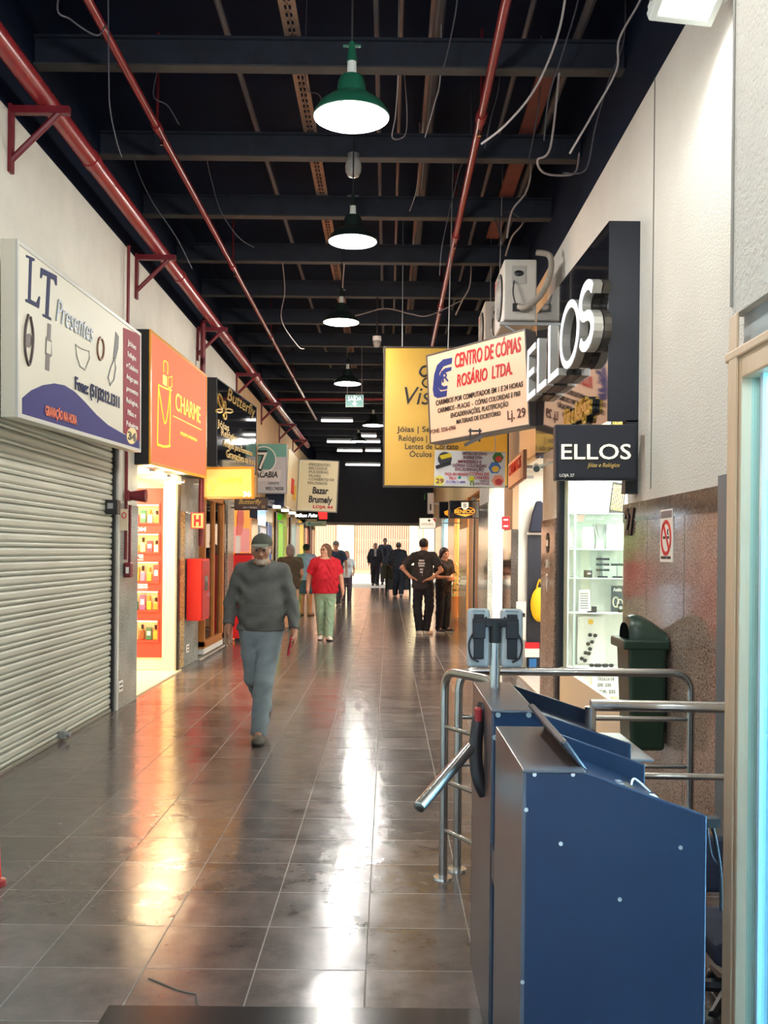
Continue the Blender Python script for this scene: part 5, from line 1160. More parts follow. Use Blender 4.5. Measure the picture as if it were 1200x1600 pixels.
# face readers on pole
g = empty('face_reader_stand', (.378,3.42,1.024), 'steel pole with two grey face readers seen from behind, on the far turnstile', 'reader')
hz = lambda py: at(775,py,3.42).z-1.024
MB().cyl((0,0,0),(0,0,hz(1003)),.0185).build('pole', m_steel, g, smooth=True)
MB().cyl((0,0,hz(1004)),(0,0,hz(972)),.021).build('collar', m_black, g, smooth=True)
MB().cbox((0,0,hz(973)),(.16,.03,.03)).build('crossbar', m_black, g, bevel=.004)
m_rd = M('grey_reader_shell', s(176,182,182), .35)
for sx in (-1,1):
    rr = MB(); x = sx*.058
    zlo, zhi = hz(1043), hz(951)
    o = rr.box((x-.040,-.012,zlo),(x+.040,.022,zhi)).build('reader', m_rd, g, bevel=.014, seg=4)
    MB().box((x-.018,-.024,zlo+.03),(x+.018,-.010,zhi-.02)).box((x-.022,-.030,zlo+.10),(x+.022,-.014,zhi-.045)).build('back_bracket', m_black, o, bevel=.003)
    MB().tube(spline([(x-.028*(-sx)*-1,-.014,zhi-.03),(x+sx*.03,-.018,zlo+.1),(x+sx*.028,-.018,zlo+.04),(x,-.022,zlo+.02)],6),.0035,6).build('cable', m_black, o)
    MB().tube([(x-.022,-.014,zhi-.006),(x+.022,-.014,zhi-.006)],.004,6).build('top_handle', m_rd, o)
    o.rotation_euler = (math.radians(-3),0,0)
# railings
def flange(mb, x, y): mb.lathe([(.001,.012),(.045,.010),(.048,0)], (x,y,0), 18)
g = empty('railing', (.268,4.5,0), 'short steel railing with rungs standing left of the turnstiles', 'railing')
MB().tube(arc_corner([(0,0,0),(0,0,.955),(.20,-.36,.955),(.20,-.36,.80)],.09), .02, 14).build('frame', m_steel, g, smooth=True)
mb = MB(); flange(mb,0,0); mb.build('base_flange', m_steel, g, smooth=True)
MB().tube(arc_corner([(.13,-.23,.80),(.13,-.23,.14),(.19,-.34,.14)],.06), .019, 12).build('inner_post', m_steel, g, smooth=True)
for z in (.70,.45,.225): MB().tube([(0,0,z),(.13,-.23,z)], .010, 10).build('rung', m_steel, g, smooth=True)
x0, x1 = at(714,1362,4.62).x, at(1079,1100,4.62).x
g = empty('railing', (x0,4.62,0), 'long steel railing loop in front of the green bin', 'railing')
w = x1-x0; ztp = at(900,1050,4.62).z
MB().tube(arc_corner([(0,0,0),(0,0,ztp),(w,0,ztp),(w,0,0)],.09), .020, 14).build('frame', m_steel, g, smooth=True)
mb = MB(); flange(mb,0,0); flange(mb,w,0); mb.build('base_flange', m_steel, g, smooth=True)
for py in (1123,1197): z = at(1000,py,4.62).z; MB().tube([(0,0,z),(w,0,z)], .012, 10).build('rung', m_steel, g, smooth=True)
MB().tube([(.08,0,0),(.08,0,ztp)], .016, 10).build('post', m_steel, g, smooth=True)
g = empty('wall_rail', (XR,3.50,0), 'pair of steel rails running from the right wall to the far turnstile', 'railing')
for py, r in ((1105,.021),(1214,.0125)): z = at(1010,py,3.50).z; MB().tube([(.0,0,z),(-.87,0,z+.005)], r, 14).build('rail', m_steel, g, smooth=True)
MB().cyl((-.87,0,.0),(-.87,0,at(1010,1105,3.5).z), .02).build('post', m_steel, g, smooth=True)
# low dark chair behind the door frame
g = empty('office_chair', (1.14,3.22,0), 'low dark office chair half hidden between the near turnstile and the tan door frame', 'chair')
m_chair = M('dark_blue_chair_fabric', s(44,52,72), .8, bump=.2)
MB().box((-.20,-.16,.44),(.22,-.11,.615)).build('backrest', m_chair, g, bevel=.02, seg=3)
MB().box((-.07,-.15,.24),(.09,-.12,.46)).build('back_post', m_black, g, bevel=.01)
MB().box((-.10,-.15,.20),(.20,.20,.28)).build('seat', m_chair, g, bevel=.025, seg=3)
MB().cyl((.01,.0,.07),(.01,.0,.22),.025).build('gas_column', m_black, g)
st = MB()
for k in range(5): a = k*1.2566+.3; st.tube([(.01,.0,.085),(.01+.2*math.cos(a),.2*math.sin(a),.06)],[.026,.016],8)
st.build('star_base', m_black, g)
for k in range(5): a = k*1.2566+.3; MB().ell((.01+.2*math.cos(a),.2*math.sin(a),.028),(.028,.028,.028)).build('caster', m_black, g, smooth=True)
# ================================================================ PEOPLE
def surface_nets(Dm, org, h):
    ins = Dm < 0; nx, ny, nz = Dm.shape
    acc = np.zeros((nx-1,ny-1,nz-1,3), np.float32); cnt = np.zeros((nx-1,ny-1,nz-1), np.float32)
    sl = lambda o, n: slice(o, n-1+o)
    for ax in range(3):
        o1, o2 = [(1,2),(0,2),(0,1)][ax]
        for a in (0,1):
            for b in (0,1):
                off = [0,0,0]; off[o1] = a; off[o2] = b; of2 = list(off); of2[ax] = 1
                A_ = Dm[tuple(sl(off[i],Dm.shape[i]) for i in range(3))]; B_ = Dm[tuple(sl(of2[i],Dm.shape[i]) for i in range(3))]
                m = (A_<0) != (B_<0)
                t = np.where(m, A_/np.where(m, A_-B_, 1), 0)
                acc[...,ax] += np.where(m, t, 0); acc[...,o1] += m*a; acc[...,o2] += m*b; cnt += m
    msk = cnt > 0; idx = -np.ones(msk.shape, np.int64); idx[msk] = np.arange(msk.sum())
    ii = np.argwhere(msk); V = (ii + acc[msk]/cnt[msk][:,None])*h + org
    F = []
    for ax in range(3):
        o1, o2 = [(1,2),(2,0),(0,1)][ax]
        s0 = [slice(None)]*3; s1 = [slice(None)]*3; s0[ax] = slice(0,-1); s1[ax] = slice(1,None)
        for d in (o1,o2): s0[d] = slice(1,-1); s1[d] = slice(1,-1)
        a_, b_ = ins[tuple(s0)], ins[tuple(s1)]; ch = np.argwhere(a_ != b_)
        if not len(ch): continue
        flip = ~a_[tuple(ch.T)]
        base = ch.copy(); base[:,o1] += 1; base[:,o2] += 1
        def g(da, db): c = base.copy(); c[:,o1] -= da; c[:,o2] -= db; return idx[tuple(c.T)]
        q = np.stack([g(1,1),g(0,1),g(0,0),g(1,0)],1); q[flip] = q[flip][:,::-1]
        F.append(q)
    return V, np.concatenate(F)
def rotm(yaw=0, pitch=0, roll=0):
    return np.array((Matrix.Rotation(yaw,3,'Z') @ Matrix.Rotation(pitch,3,'X') @ Matrix.Rotation(roll,3,'Y')))
def sdf(prims, h, wr=0.0, ws=1.0, seed=0, clips=(), flat_above=None):
    """prims: dict(t='c'|'e', ...) -> smooth unioned mesh"""
    lo = np.full(3, 1e9); hi = -lo
    for p in prims:
        if p.get('op') == '-': continue
        pts = np.array([p['a'],p['b']]) if p['t'] == 'c' else np.array([p['c']])
        r = max(p['r1'],p['r2'])*max(1,1/min(1,p.get('fy',1))) if p['t'] == 'c' else max(p['r'])
        p['bb'] = (pts.min(0)-r, pts.max(0)+r); lo = np.minimum(lo, p['bb'][0]); hi = np.maximum(hi, p['bb'][1])
    lo -= 3*h; hi += 3*h; n = np.ceil((hi-lo)/h).astype(int)+1
    Dm = np.full(n, .5, np.float32)
    ax = [lo[i]+np.arange(n[i])*h for i in range(3)]
    for p in prims:
        pad = .05; k = p.get('k', .02)
        if p['t'] == 'c': pts = np.array([p['a'],p['b']]); r = max(p['r1'],p['r2'])
        else: pts = np.array([p['c']]); r = max(p['r'])
        i0 = np.maximum(0, np.floor((pts.min(0)-r-pad-lo)/h).astype(int)); i1 = np.minimum(n, np.ceil((pts.max(0)+r+pad-lo)/h).astype(int)+1)
        if (i1 <= i0).any(): continue
        s3 = tuple(slice(i0[i],i1[i]) for i in range(3))
        X = np.stack(np.meshgrid(*[ax[i][i0[i]:i1[i]] for i in range(3)], indexing='ij'), -1)
        if p['t'] == 'c':
            a = np.array(p['a']); b = np.array(p['b']); fy = p.get('fy', 1.0); sc = np.array([1,1/fy,1])
            ba = (b-a)*sc; pa = (X-a)*sc; t = np.clip((pa@ba)/max(1e-9,ba@ba), 0, 1)
            d = np.linalg.norm(pa - t[...,None]*ba, axis=-1) - (p['r1']+(p['r2']-p['r1'])*t)
            d = d*(fy if fy < 1 else 1)
        else:
            R = p.get('R'); q_ = X-np.array(p['c'])
            if R is not None: q_ = q_@R
            rr = np.array(p['r']); k0 = np.linalg.norm(q_/rr, axis=-1); k1 = np.linalg.norm(q_/(rr*rr), axis=-1)
            d = k0*(k0-1)/np.maximum(k1,1e-6)
        for (pt, nn) in p.get('clip', ()): d = np.maximum(d, (X-np.array(pt))@np.array(nn))
        d = d.astype(np.float32); D0 = Dm[s3]
        if p.get('op') == '-':
            hh = np.maximum(k-np.abs(D0+d), 0)/k; Dm[s3] = np.maximum(D0,-d)+hh*hh*k*.25
        else:
            hh = np.maximum(k-np.abs(D0-d), 0)/k; Dm[s3] = np.minimum(D0,d)-hh*hh*k*.25
    if wr or clips:
        X = np.stack(np.meshgrid(*ax, indexing='ij'), -1)
        if wr:
            f = 2*math.pi/ws; x, y, z = X[...,0], X[...,1], X[...,2]
            w = np.sin(f*(z*4.2+x*2.1*np.sign(x+1e-4)+.5*np.sin(f*x*1.3+seed))+seed) * np.sin(f*(y*1.1+x*.9-z*.8)+seed*2) + .35*np.sin(f*(x*2.3-z*5.2+y*1.5)+seed*3)
            am = wr*.75*(1 if flat_above is None else np.clip((flat_above-z)/.12,0,1))
            Dm += (am*(w-.75)).astype(np.float32)
        for (pt, nn) in clips: Dm = np.maximum(Dm, ((X-np.array(pt))@np.array(nn)).astype(np.float32))
    return surface_nets(Dm, lo, h)
def mesh_obj(name, VF, mats, parent, classify=None, smooth=True):
    V, F = VF
    me = bpy.data.meshes.new(name); me.from_pydata(V.tolist(), [], F.tolist())
    mats = mats if isinstance(mats, (list,tuple)) else [mats]
    for m in mats: me.materials.append(m)
    if classify is not None: me.polygons.foreach_set('material_index', classify(V[F].mean(1)).astype(np.int32))
    me.polygons.foreach_set('use_smooth', [smooth]*len(me.polygons))
    o = bpy.data.objects.new(name, me); COL.objects.link(o); o.parent = parent
    sm = o.modifiers.new('smooth','SMOOTH'); sm.iterations = 2; sm.factor = .5
    return o
V3 = lambda *a: np.array(a, float)
def nrm(v): return v/np.linalg.norm(v)
def cap(a, b, r1, r2, k=.03, fy=1.0, **kw): return dict(t='c', a=np.array(a,float), b=np.array(b,float), r1=r1, r2=r2, k=k, fy=fy, **kw)
def ell(c, r, k=.02, R=None, **kw): return dict(t='e', c=np.array(c,float), r=r, k=k, R=R, **kw)
def hand(w, d, n, t, curl=.35, sc=1.0):
    """w wrist, d fingers direction, n palm normal, t thumb side"""
    d = nrm(d); n = nrm(n - d*(n@d)); t = nrm(t - d*(t@d) - n*(t@n)); R = np.stack([t,n,d],1)
    P = [ell(w+d*.045*sc, (.041*sc,.017*sc,.052*sc), .012, R), cap(w-d*.03, w+d*.03*sc, .024*sc, .026*sc, .02)]
    for o, L in ((.032,.072),(.0105,.082),(-.0105,.076),(-.031,.060)):
        p = w+d*.082*sc+t*o*sc; a = curl*.5
        for j, f in enumerate((.42,.32,.26)):
            q_ = p+(d*math.cos(a)+n*math.sin(a)+t*o*1.2)*L*f*sc; P.append(cap(p, q_, (.0088-.0008*j)*sc, (.0084-.0008*j)*sc, .004)); p = q_; a += curl
    p = w+d*.022*sc+t*.034*sc; q_ = p+(t*.62+d*.70+n*.25)*.042*sc; P.append(cap(p,q_,.0125*sc,.0105*sc,.014))
    P.append(cap(q_, q_+(t*.15+d*.9+n*.35)*.034*sc, .0103*sc, .0085*sc, .005)); return P
def head_prims(c, R, fem=False, sc=1.0):
    def T(x,y,z): return c + R@(np.array([x,y,z])*sc)
    S_ = lambda *r: tuple(q*sc for q in r)
    P = [ell(T(0,.015,.030),S_(.074,.092,.086),.02,R), ell(T(0,-.030,-.025),S_(.060,.062,.085),.03,R), ell(T(0,-.045,-.078),S_(.046 if not fem else .040,.044,.036),.03,R),
         cap(T(0,-.086,.004),T(0,-.108,-.028),.008*sc,.0135*sc,.012), ell(T(-.012,-.098,-.033),S_(.009,.010,.008),.008,R), ell(T(.012,-.098,-.033),S_(.009,.010,.008),.008,R),
         cap(T(-.036,-.074,.027),T(.036,-.074,.027),.013*sc,.013*sc,.016), ell(T(.037,-.060,-.024),S_(.026,.024,.026),.02,R), ell(T(-.037,-.060,-.024),S_(.026,.024,.026),.02,R),
         ell(T(.031,-.103,.007),S_(.019,.016,.013),.010,R,op='-'), ell(T(-.031,-.103,.007),S_(.019,.016,.013),.010,R,op='-'),
         ell(T(.031,-.080,.007),S_(.0145,.0145,.0135),.002,R), ell(T(-.031,-.080,.007),S_(.0145,.0145,.0135),.002,R),
         cap(T(-.019,-.088,-.054),T(.019,-.088,-.054),.0075*sc,.0075*sc,.008), cap(T(-.016,-.086,-.066),T(.016,-.086,-.066),.0075*sc,.0075*sc,.008), ell(T(0,-.078,-.096),S_(.020,.018,.016),.02,R),
         ell(T(.077,.010,-.004),S_(.011,.022,.034),.008,R), ell(T(-.077,.010,-.004),S_(.011,.022,.034),.008,R)]
    return P, T
def person(root, H=1.70, J=None, fem=False, build=1.0, belly=0.0, h=.006, skin=s(176,124,98), shirt=s(90,90,90), sleeve=1.0, hem=.86, pants=s(60,80,110), pleg=1.0, shoes=s(30,30,30), sole=s(220,216,206),
           hair=None, hairc=s(40,30,26), beard=None, head=(0,0,0), curl=.35, headoff=(0,0,0), hands=((0,0),(0,0)), seed=0, neckl=.0, pantsname='trousers', shirtname='shirt', loose=1.0, tw=.95, aw=.84, glasses=False, skirtlen=None):
    k = H/1.70; J0 = dict(pel=V3(0,0,.92), che=V3(0,0,1.30), nek=V3(0,.005,1.44), shL=V3(.17,0,1.385), shR=V3(-.17,0,1.385), elL=V3(.235,.02,1.11), elR=V3(-.235,.02,1.11), wrL=V3(.25,-.03,.87), wrR=V3(-.25,-.03,.87),
        hiL=V3(.088,0,.90), hiR=V3(-.088,0,.90), knL=V3(.095,-.01,.49), knR=V3(-.095,-.01,.49), anL=V3(.095,.02,.085), anR=V3(-.095,.02,.085), toL=V3(.25,-1,0), toR=V3(-.25,-1,0), hdL=V3(.0,-.1,-1), hdR=V3(0,-.1,-1), hnL=V3(-1,0,0), hnR=V3(1,0,0), htL=V3(0,-1,0), htR=V3(0,-1,0))
    for a, v in (J or {}).items(): J0[a] = np.array(v, float)
    for a in J0:
        if a[:2] not in ('to','hd','hn','ht'): J0[a] = J0[a]*k
    j = J0; b = build*k; tb = 1+(b/k-1)*1.0
    hc = j['nek']+V3(0,-.012,.135)*k+np.array(headoff); R = rotm(*head)
    hp, T = head_prims(hc, R, fem, k*.98)
    fl = .66
    lb = 1+(b-1)*.5; ab = b*aw; tb = b*tw
    tor = lambda e, bel: [cap(j['pel']+V3(0,0,-.02), j['pel']+V3(0,0,.05), .150*tb+e, .148*tb+e, .05, fl), cap(j['pel']+V3(0,-.01-bel*.5,.10)*1, (j['pel']+j['che'])/2+V3(0,-.005-bel,.02), .135*tb+e+bel*.6, .140*tb+e+bel*.6, .08, fl+bel*1.2),
        cap((j['pel']+j['che'])/2+V3(0,0,.05), j['che']+V3(0,0,.01), .142*tb+e, .152*tb+e, .07, fl), cap(j['shR']*.80+j['shL']*.20+V3(0,0,-.012), j['shL']*.80+j['shR']*.20+V3(0,0,-.012), .054*k+e, .054*k+e, .06),
        cap(j['nek']+V3(0,0,-.05), j['nek']+V3(0,0,.00), .075*k+e*.5, .058*k+e*.3, .05)]
    if fem: 
        t0 = tor
        tor = lambda e, bel: t0(e, bel)+[ell(j['che']+V3(sx*.07*b/k,-.085*b/k-.01,-.03), (.07*b/k+e*.5,.06*b/k+e*.5,.068*b/k+e*.5), .04) for sx in (-1,1)]
    def arms(e, upto, k_=.018):
        P = []
        for S_ in 'LR':
            sh, el_, wr_ = j['sh'+S_], j['el'+S_], j['wr'+S_]
            u = nrm(el_-sh); f = nrm(wr_-el_)
            t = min(1, upto*2)
            cl = [] if upto >= .5 else [(sh+(el_-sh)*t, u)]
            P.append(cap(sh, sh+(el_-sh)*min(1,t+.15 if upto<.5 else 1), .052*ab+e*(1.0 if upto>=.5 else 1.3), (.043*ab+e) if upto >= .5 else .054*ab+e*1.5, .03, clip=cl))
            if upto > .5:
                t2 = (upto-.5)*2; P.append(cap(el_, el_+(wr_-el_)*t2, .042*ab+e, .031*ab+e*.9, k_, clip=[(el_+(wr_-el_)*t2, f)]))
        return P
    def legs(e, upto, wide=1.0):
        P = []
        for S_ in 'LR':
            hi, kn, an = j['hi'+S_], j['kn'+S_], j['an'+S_]
            if upto >= .5:
                P.append(cap(hi, kn, .083*lb+e, .056*lb+e*wide, .018)); t2 = (upto-.5)*2; en = kn+(an-kn)*t2; f = nrm(an-kn); ov = .045 if upto > .9 else .012
                P.append(cap(kn, en+f*(ov+.02), .056*lb+e*wide, .037*lb+e*wide*1.35, .018, clip=[(en+f*ov, f)])); P.append(ell(kn+(an-kn)*.3+V3(0,.022,0), (.05*lb+e,.05*lb+e,.11*k), .02))
            else:
                t = upto*2; en = hi+(kn-hi)*t; P.append(cap(hi, en, .083*lb+e, .066*lb+e*1.6, .03, clip=[(en, nrm(kn-hi))]))
        return P
    # body: one continuous surface
    bp = tor(0, belly)+arms(0,1.0)+legs(0,1.0)+[cap(j['nek']+V3(0,0,-.03), hc+R@V3(0,.022,-.055)*k, .057*k, .052*k, .03)]+hp
    for S_ in 'LR':
        f = nrm(j['wr'+S_]-j['el'+S_]); bp += hand(j['wr'+S_], j['hd'+S_] if (S_ in 'LR') else f, j['hn'+S_], j['ht'+S_], curl, k*(1.0 if not fem else .92))
        to = nrm(j['to'+S_]); bp.append(cap(j['an'+S_], j['an'+S_]+to*.10*k-V3(0,0,.04*k), .035*k, .028*k, .03))
    sk = M('skin', skin, .5, var=.10, vscale=14); eye = M('eye_dark', (.02,.015,.012), .25); ew = M('eye_white', (.16,.13,.12), .3); lip = M('lips', tuple(q*.72*w for q, w in zip(skin,(1.05,.8,.82))), .45); brow = M('brow', hairc, .7); brd = M('beard_stubble', beard or hairc, .8)
    def cls(C):
        L = (C-hc)@R/(k*.98); ix = np.zeros(len(C), int); x, y, z = np.abs(L[:,0]), L[:,1], L[:,2]; inh = np.linalg.norm(C-hc,axis=1) < .16*k
        if beard is not None: ix[inh & (z < -.062) & (y < -.035) & (z > -.118)] = 5; ix[inh & (z < -.035) & (z > -.09) & (y < -.01) & (x > .046) & (y > -.06)] = 5; 
        ix[inh & (((x)/.024)**2+((z+.058)/.0085)**2 < 1) & (y < -.07)] = 3
        e2 = ((x-.031)/.0155)**2+((z-.007)/.0085)**2; ix[inh & (e2 < 1) & (y < -.06)] = 2; ix[inh & (((x-.031)/.0075)**2+((z-.007)/.0085)**2 < 1) & (y < -.06)] = 1
        ix[inh & (np.abs(z-.030+.25*np.maximum(0,x-.035)) < .0065) & (x > .012) & (x < .052) & (y < -.06)] = 4
        return ix
    body = mesh_obj('body', sdf(bp, h), [sk,eye,ew,lip,brow,brd], root, cls)
    # clothing
    e = .016*loose
    cloth = lambda nm, c: M(nm, c, .85, var=.12, vscale=9, bump=.55, bscale=15, stretch=(1,1,1.8))
    hz_ = hem*k
    sp_ = [p for p in tor(e, belly)]+[cap(j['pel']+V3(0,0,-.06), j['pel']+V3(0,0,.05), .158*tb+e, .152*tb+e, .05, fl)]+arms(e, sleeve*.92 if sleeve > .6 else sleeve)
    sp_ = [p for p in sp_]; 
    nb = j['nek']+V3(0,-.005,.022*k)+V3(0,0,-neckl)
    mesh_obj(shirtname, sdf(sp_, h, .0080, .60, seed, [((0,0,hz_),(0,0,-1)), (nb,nrm(V3(0,-.45,1)))]), cloth('shirt_cloth', shirt), root)
    pp = tor(.007, belly)[:2]+[cap(j['pel']+V3(0,0,-.05), j['pel']+V3(0,0,.07), .150*tb+.010, .146*tb+.010, .05, fl)]+legs(.013*loose, .97 if pleg >= 1 else pleg, 1.35 if pleg >= 1 else 1.0)
    mesh_obj(pantsname, sdf(pp, h, .0055, .5, seed+1, [((0,0,(1.02*k)),(0,0,1))], .84*k), cloth('trouser_cloth', pants), root)
    for S_ in 'LR':
        an = j['an'+S_]; to = nrm(j['to'+S_]); Rz = np.stack([nrm(np.cross(to,V3(0,0,1))), to, nrm(np.cross(nrm(np.cross(to,V3(0,0,1))), to))],1)
        if Rz[2,2] < 0: Rz[:,2] *= -1; Rz[:,0] *= -1
        up = Rz[:,2]; base = an - up*.085*k
        sp2 = [ell(base+to*.065*k+up*.028*k, (.046*k,.138*k,.044*k), .02, Rz), cap(an+up*.06*k, an-up*.03*k+to*.02*k, .040*k, .044*k, .03), cap(base+to*.15*k+up*.025*k, base-to*.03*k+up*.03*k, .040*k, .038*k, .03)]
        so = M('sole', sole, .6); um = M('shoe_upper', shoes, .6)
        mesh_obj('shoe', sdf(sp2, h, 0,1,0,[(base,-up),(an+up*.07*k,up)]), [um,so], root, lambda C, base=base, up=up: (((C-base)@up) < .024*k).astype(int))
    # hair / hats
    if hair:
        hm = M('hair', hairc, .6, var=.35, vscale=30, stretch=(1,1,.3))
        T2 = lambda x,y,z: hc + R@(np.array([x,y,z])*k*.98); kk = k*.98
        hp2 = [ell(T2(0,.022,.036),(.083*kk,.098*kk,.090*kk),.02,R)]
        cut = [ell(T2(0,-.11,-.03),(.062*kk,.075*kk,.095*kk),.02,R,op='-'), ell(T2(0,-.10,.03),(.045*kk,.05*kk,.045*kk),.02,R,op='-')]
        if hair == 'short': hp2 += cut+[ell(T2(0,.02,-.10),(.12,.14,.06),.02,R,op='-')]
        if hair == 'bob': hp2 += [ell(T2(0,.045,-.03),(.088*kk,.075*kk,.095*kk),.03,R)]+cut
        if hair == 'long': hp2 += [cap(T2(0,.06,.0),T2(.0,.085,-.20),.075*kk,.055*kk,.04,.75), cap(T2(.055,.02,0),T2(.075,.03,-.17),.035*kk,.028*kk,.03), cap(T2(-.055,.02,0),T2(-.075,.03,-.17),.035*kk,.028*kk,.03)]+cut
        if hair == 'fringe_rim': hp2 = [ell(T2(0,.022,.0),(.080*kk,.098*kk,.060*kk),.02,R)]+cut
        ho = mesh_obj('hair', sdf(hp2, h, .002, .25, 3), hm, body)
    return dict(j=j, hc=hc, R=R, k=k, body=body, T=lambda x,y,z: hc+R@(np.array([x,y,z])*k*.98))
def headwear(P, root, kind, c, c2=None, h=.006):
    T, R, k = P['T'], P['R'], P['k']*.98
    m = M('cap_cloth', c, .85, var=.15, vscale=20, bump=.2, bscale=200)
    if kind == 'beanie':
        return mesh_obj('beanie', sdf([ell(T(0,.020,.045),(.086*k,.104*k,.088*k),.02,R)], h, .001,.2,1, [(T(0,0,.028), -R[:,2])]), m, root)
    o = mesh_obj('cap', sdf([ell(T(0,.018,.045),(.086*k,.103*k,.086*k),.02,R), cap(T(0,.018,.130),T(0,.018,.133),.008,.006,.004)], h*.8, 0,1,0, [(T(0,0,.034), -R[:,2])]), m, root)
    mesh_obj('brim', sdf([ell(T(0,-.098,.050),(.072*k,.075*k,.009*k),.01,R@rotm(0,.05,0))], h*.7), M('brim_cloth', c2 or c, .85, var=.1), o)
    return o
def put(px, py, z=0.0, yaw=0.0, label='', group=None, Y=None):
    p = atz(px, py, z) if Y is None else at(px, py, Y); return empty('person', (p.x,p.y,z), label, 'person', group, rz=yaw)
# 1 man in cap walking to the camera
r = put(405,1160,0,0,'older man in grey sweatshirt, jeans and cap holding a red phone')
P = person(r, 1.665, dict(pel=(.0,.06,.92),che=(.005,.04,1.28),nek=(.01,.015,1.415),shL=(.165,.03,1.375),shR=(-.160,.03,1.375), elL=(.250,.07,1.10), elR=(-.250,.08,1.12), wrL=(.272,-.02,.875), wrR=(-.250,-.03,.905),
    hiL=(.085,.06,.90), hiR=(-.085,.06,.90), knL=(.035,-.03,.50), knR=(-.060,.12,.50), anL=(.0,-.02,.09), anR=(-.02,.52,.20), toL=(.02,-1,0), toR=(-.05,-.85,-.5), hdL=(.02,-.25,-1), hdR=(-.05,-.15,-1), htL=(.1,-1,-.1), hnL=(-1,-.1,0), htR=(.15,-1,-.1), hnR=(1,.1,0)),
    h=.005, skin=s(158,108,84), shirt=s(88,88,86), pants=s(124,134,140), shoes=s(66,60,54), sole=s(38,36,34), hem=.89, build=1.04, belly=.02, hair='fringe_rim', hairc=s(206,198,186), beard=s(178,160,144), head=(.0,.16,0), headoff=(0,-.035,-.012), seed=2, tw=.87, aw=.75, pantsname='jeans', shirtname='sweatshirt', loose=1.0, curl=.42, neckl=-.005)
headwear(P, r, 'cap', s(72,76,66), s(112,116,102), .005)
jj = P['j']
c = jj['wrL']+nrm(V3(.02,-.25,-1))*.095
cw = Vector(c)+Vector(r.location)
g = empty('phone', cw+Vector((-.030,-.012,-.0)), 'red phone case held in the left hand of the man in the cap', 'phone'); MB().box((-.008,-.038,-.075),(.008,.038,.075)).build('case', M('red_case', s(190,30,60), .4), g, bevel=.006); MB().box((-.011,-.033,-.069),(-.007,.033,.069)).build('screen', m_black, g); g.rotation_euler = (.25,.18,.1)
c0 = jj['nek']+V3(0,-.006,.016)
MB().tube([tuple(c0+V3(.064*math.cos(a),.062*math.sin(a),.030*math.sin(a))) for a in [2*math.pi*q/28 for q in range(28)]], .013, 8, closed=True).build('collar', M('dark_collar', s(58,60,60), .9), r, smooth=True)
# 2 woman in red
r = put(507,1000,0,.1,'woman in red t-shirt and pale green trousers walking towards the camera, looking aside')
P = person(r, 1.63, dict(shL=(.185,0,1.36),shR=(-.185,0,1.36),elL=(.28,.04,1.10),elR=(-.28,.03,1.10),wrL=(.315,-.02,.86),wrR=(-.305,-.04,.88),knL=(.085,-.03,.49),knR=(-.075,.04,.49),anL=(.07,-.06,.085),anR=(-.05,.10,.10),toL=(.15,-1,0),toR=(-.2,-1,-.1)), fem=True, build=1.22, belly=.055, h=.0075,
    skin=s(214,160,132), shirt=s(206,28,48), sleeve=.36, hem=.82, pants=s(150,178,150), shoes=s(236,228,214), sole=s(60,56,54), hair='long', hairc=s(112,84,62), head=(-.75,.0,0), seed=5, loose=1.1)
T = P['T']; MB().tube([T(.031+.02*math.cos(a),-.106,.006+.017*math.sin(a)) for a in [2*math.pi*q/14 for q in range(14)]],.0025,5,closed=True).tube([T(-.031+.02*math.cos(a),-.106,.006+.017*math.sin(a)) for a in [2*math.pi*q/14 for q in range(14)]],.0025,5,closed=True).tube([T(.05,-.10,.01),T(.078,0,.01)],.0025,5).tube([T(-.05,-.10,.01),T(-.078,0,.01)],.0025,5).build('glasses', m_black, r)
MB().box((.055,-.192,1.20),(.125,-.180,1.225)).build('shirt_print', m_whiteprint, r)
# 3 gray haired woman, back
r = put(452,985,0,math.pi+.3,'grey haired woman in dark brown top seen from behind', Y=None)
P = person(r, 1.62, dict(elL=(.24,-.04,1.12),elR=(-.24,-.02,1.12),wrL=(.18,-.20,.98),wrR=(-.22,-.16,.92)), fem=True, build=1.12, h=.008, skin=s(200,144,112), shirt=s(72,66,52), sleeve=.30, hem=.80, pants=s(196,164,128), pleg=1.0, shoes=s(120,80,60), hair='bob', hairc=s(128,122,120), seed=7, loose=1.2, pantsname='trousers', neckl=.03)
# 4 man blue shirt beanie
r = put(478,962,0,math.pi-.2,'man in black beanie and light blue shirt with tan shorts seen from behind', Y=None)
P = person(r, 1.66, dict(elL=(.24,-.05,1.12),elR=(-.25,-.02,1.12),wrL=(.15,-.24,1.02),wrR=(-.24,-.14,.90)), build=1.06, h=.009, skin=s(196,132,92), shirt=s(146,164,200), sleeve=.36, hem=.84, pants=s(66,86,100), pleg=.46, shoes=s(150,110,80), sole=s(90,60,50), hair='short', hairc=s(40,36,34), seed=9, loose=1.2, pantsname='shorts')
headwear(P, r, 'beanie', s(16,16,18), h=.008)
# shop crate stack beside
for k, (z, c, nm) in enumerate(((0,s(236,206,40),'yellow plastic crate on the floor beside the man in shorts'),(.30,s(60,120,160),'blue box on the yellow crate beside the man in shorts'))):
    p = atz(466,958,0); g = empty('crate', (p.x-.16,p.y-.2,z), nm, 'crate'); MB().box((-.2,-.15,0),(.2,.15,.02)).box((-.2,-.15,0),(-.185,.15,.28)).box((.185,-.15,0),(.2,.15,.28)).box((-.2,-.15,0),(.2,-.135,.28)).box((-.2,.135,0),(.2,.15,.28)).build('tub', M('crate_plastic', c, .5), g); MB().box((-.21,-.16,.25),(.21,-.15,.28)).box((-.21,.15,.25),(.21,.16,.28)).build('rim', M('crate_rim', tuple(q*.8 for q in c), .5), g)
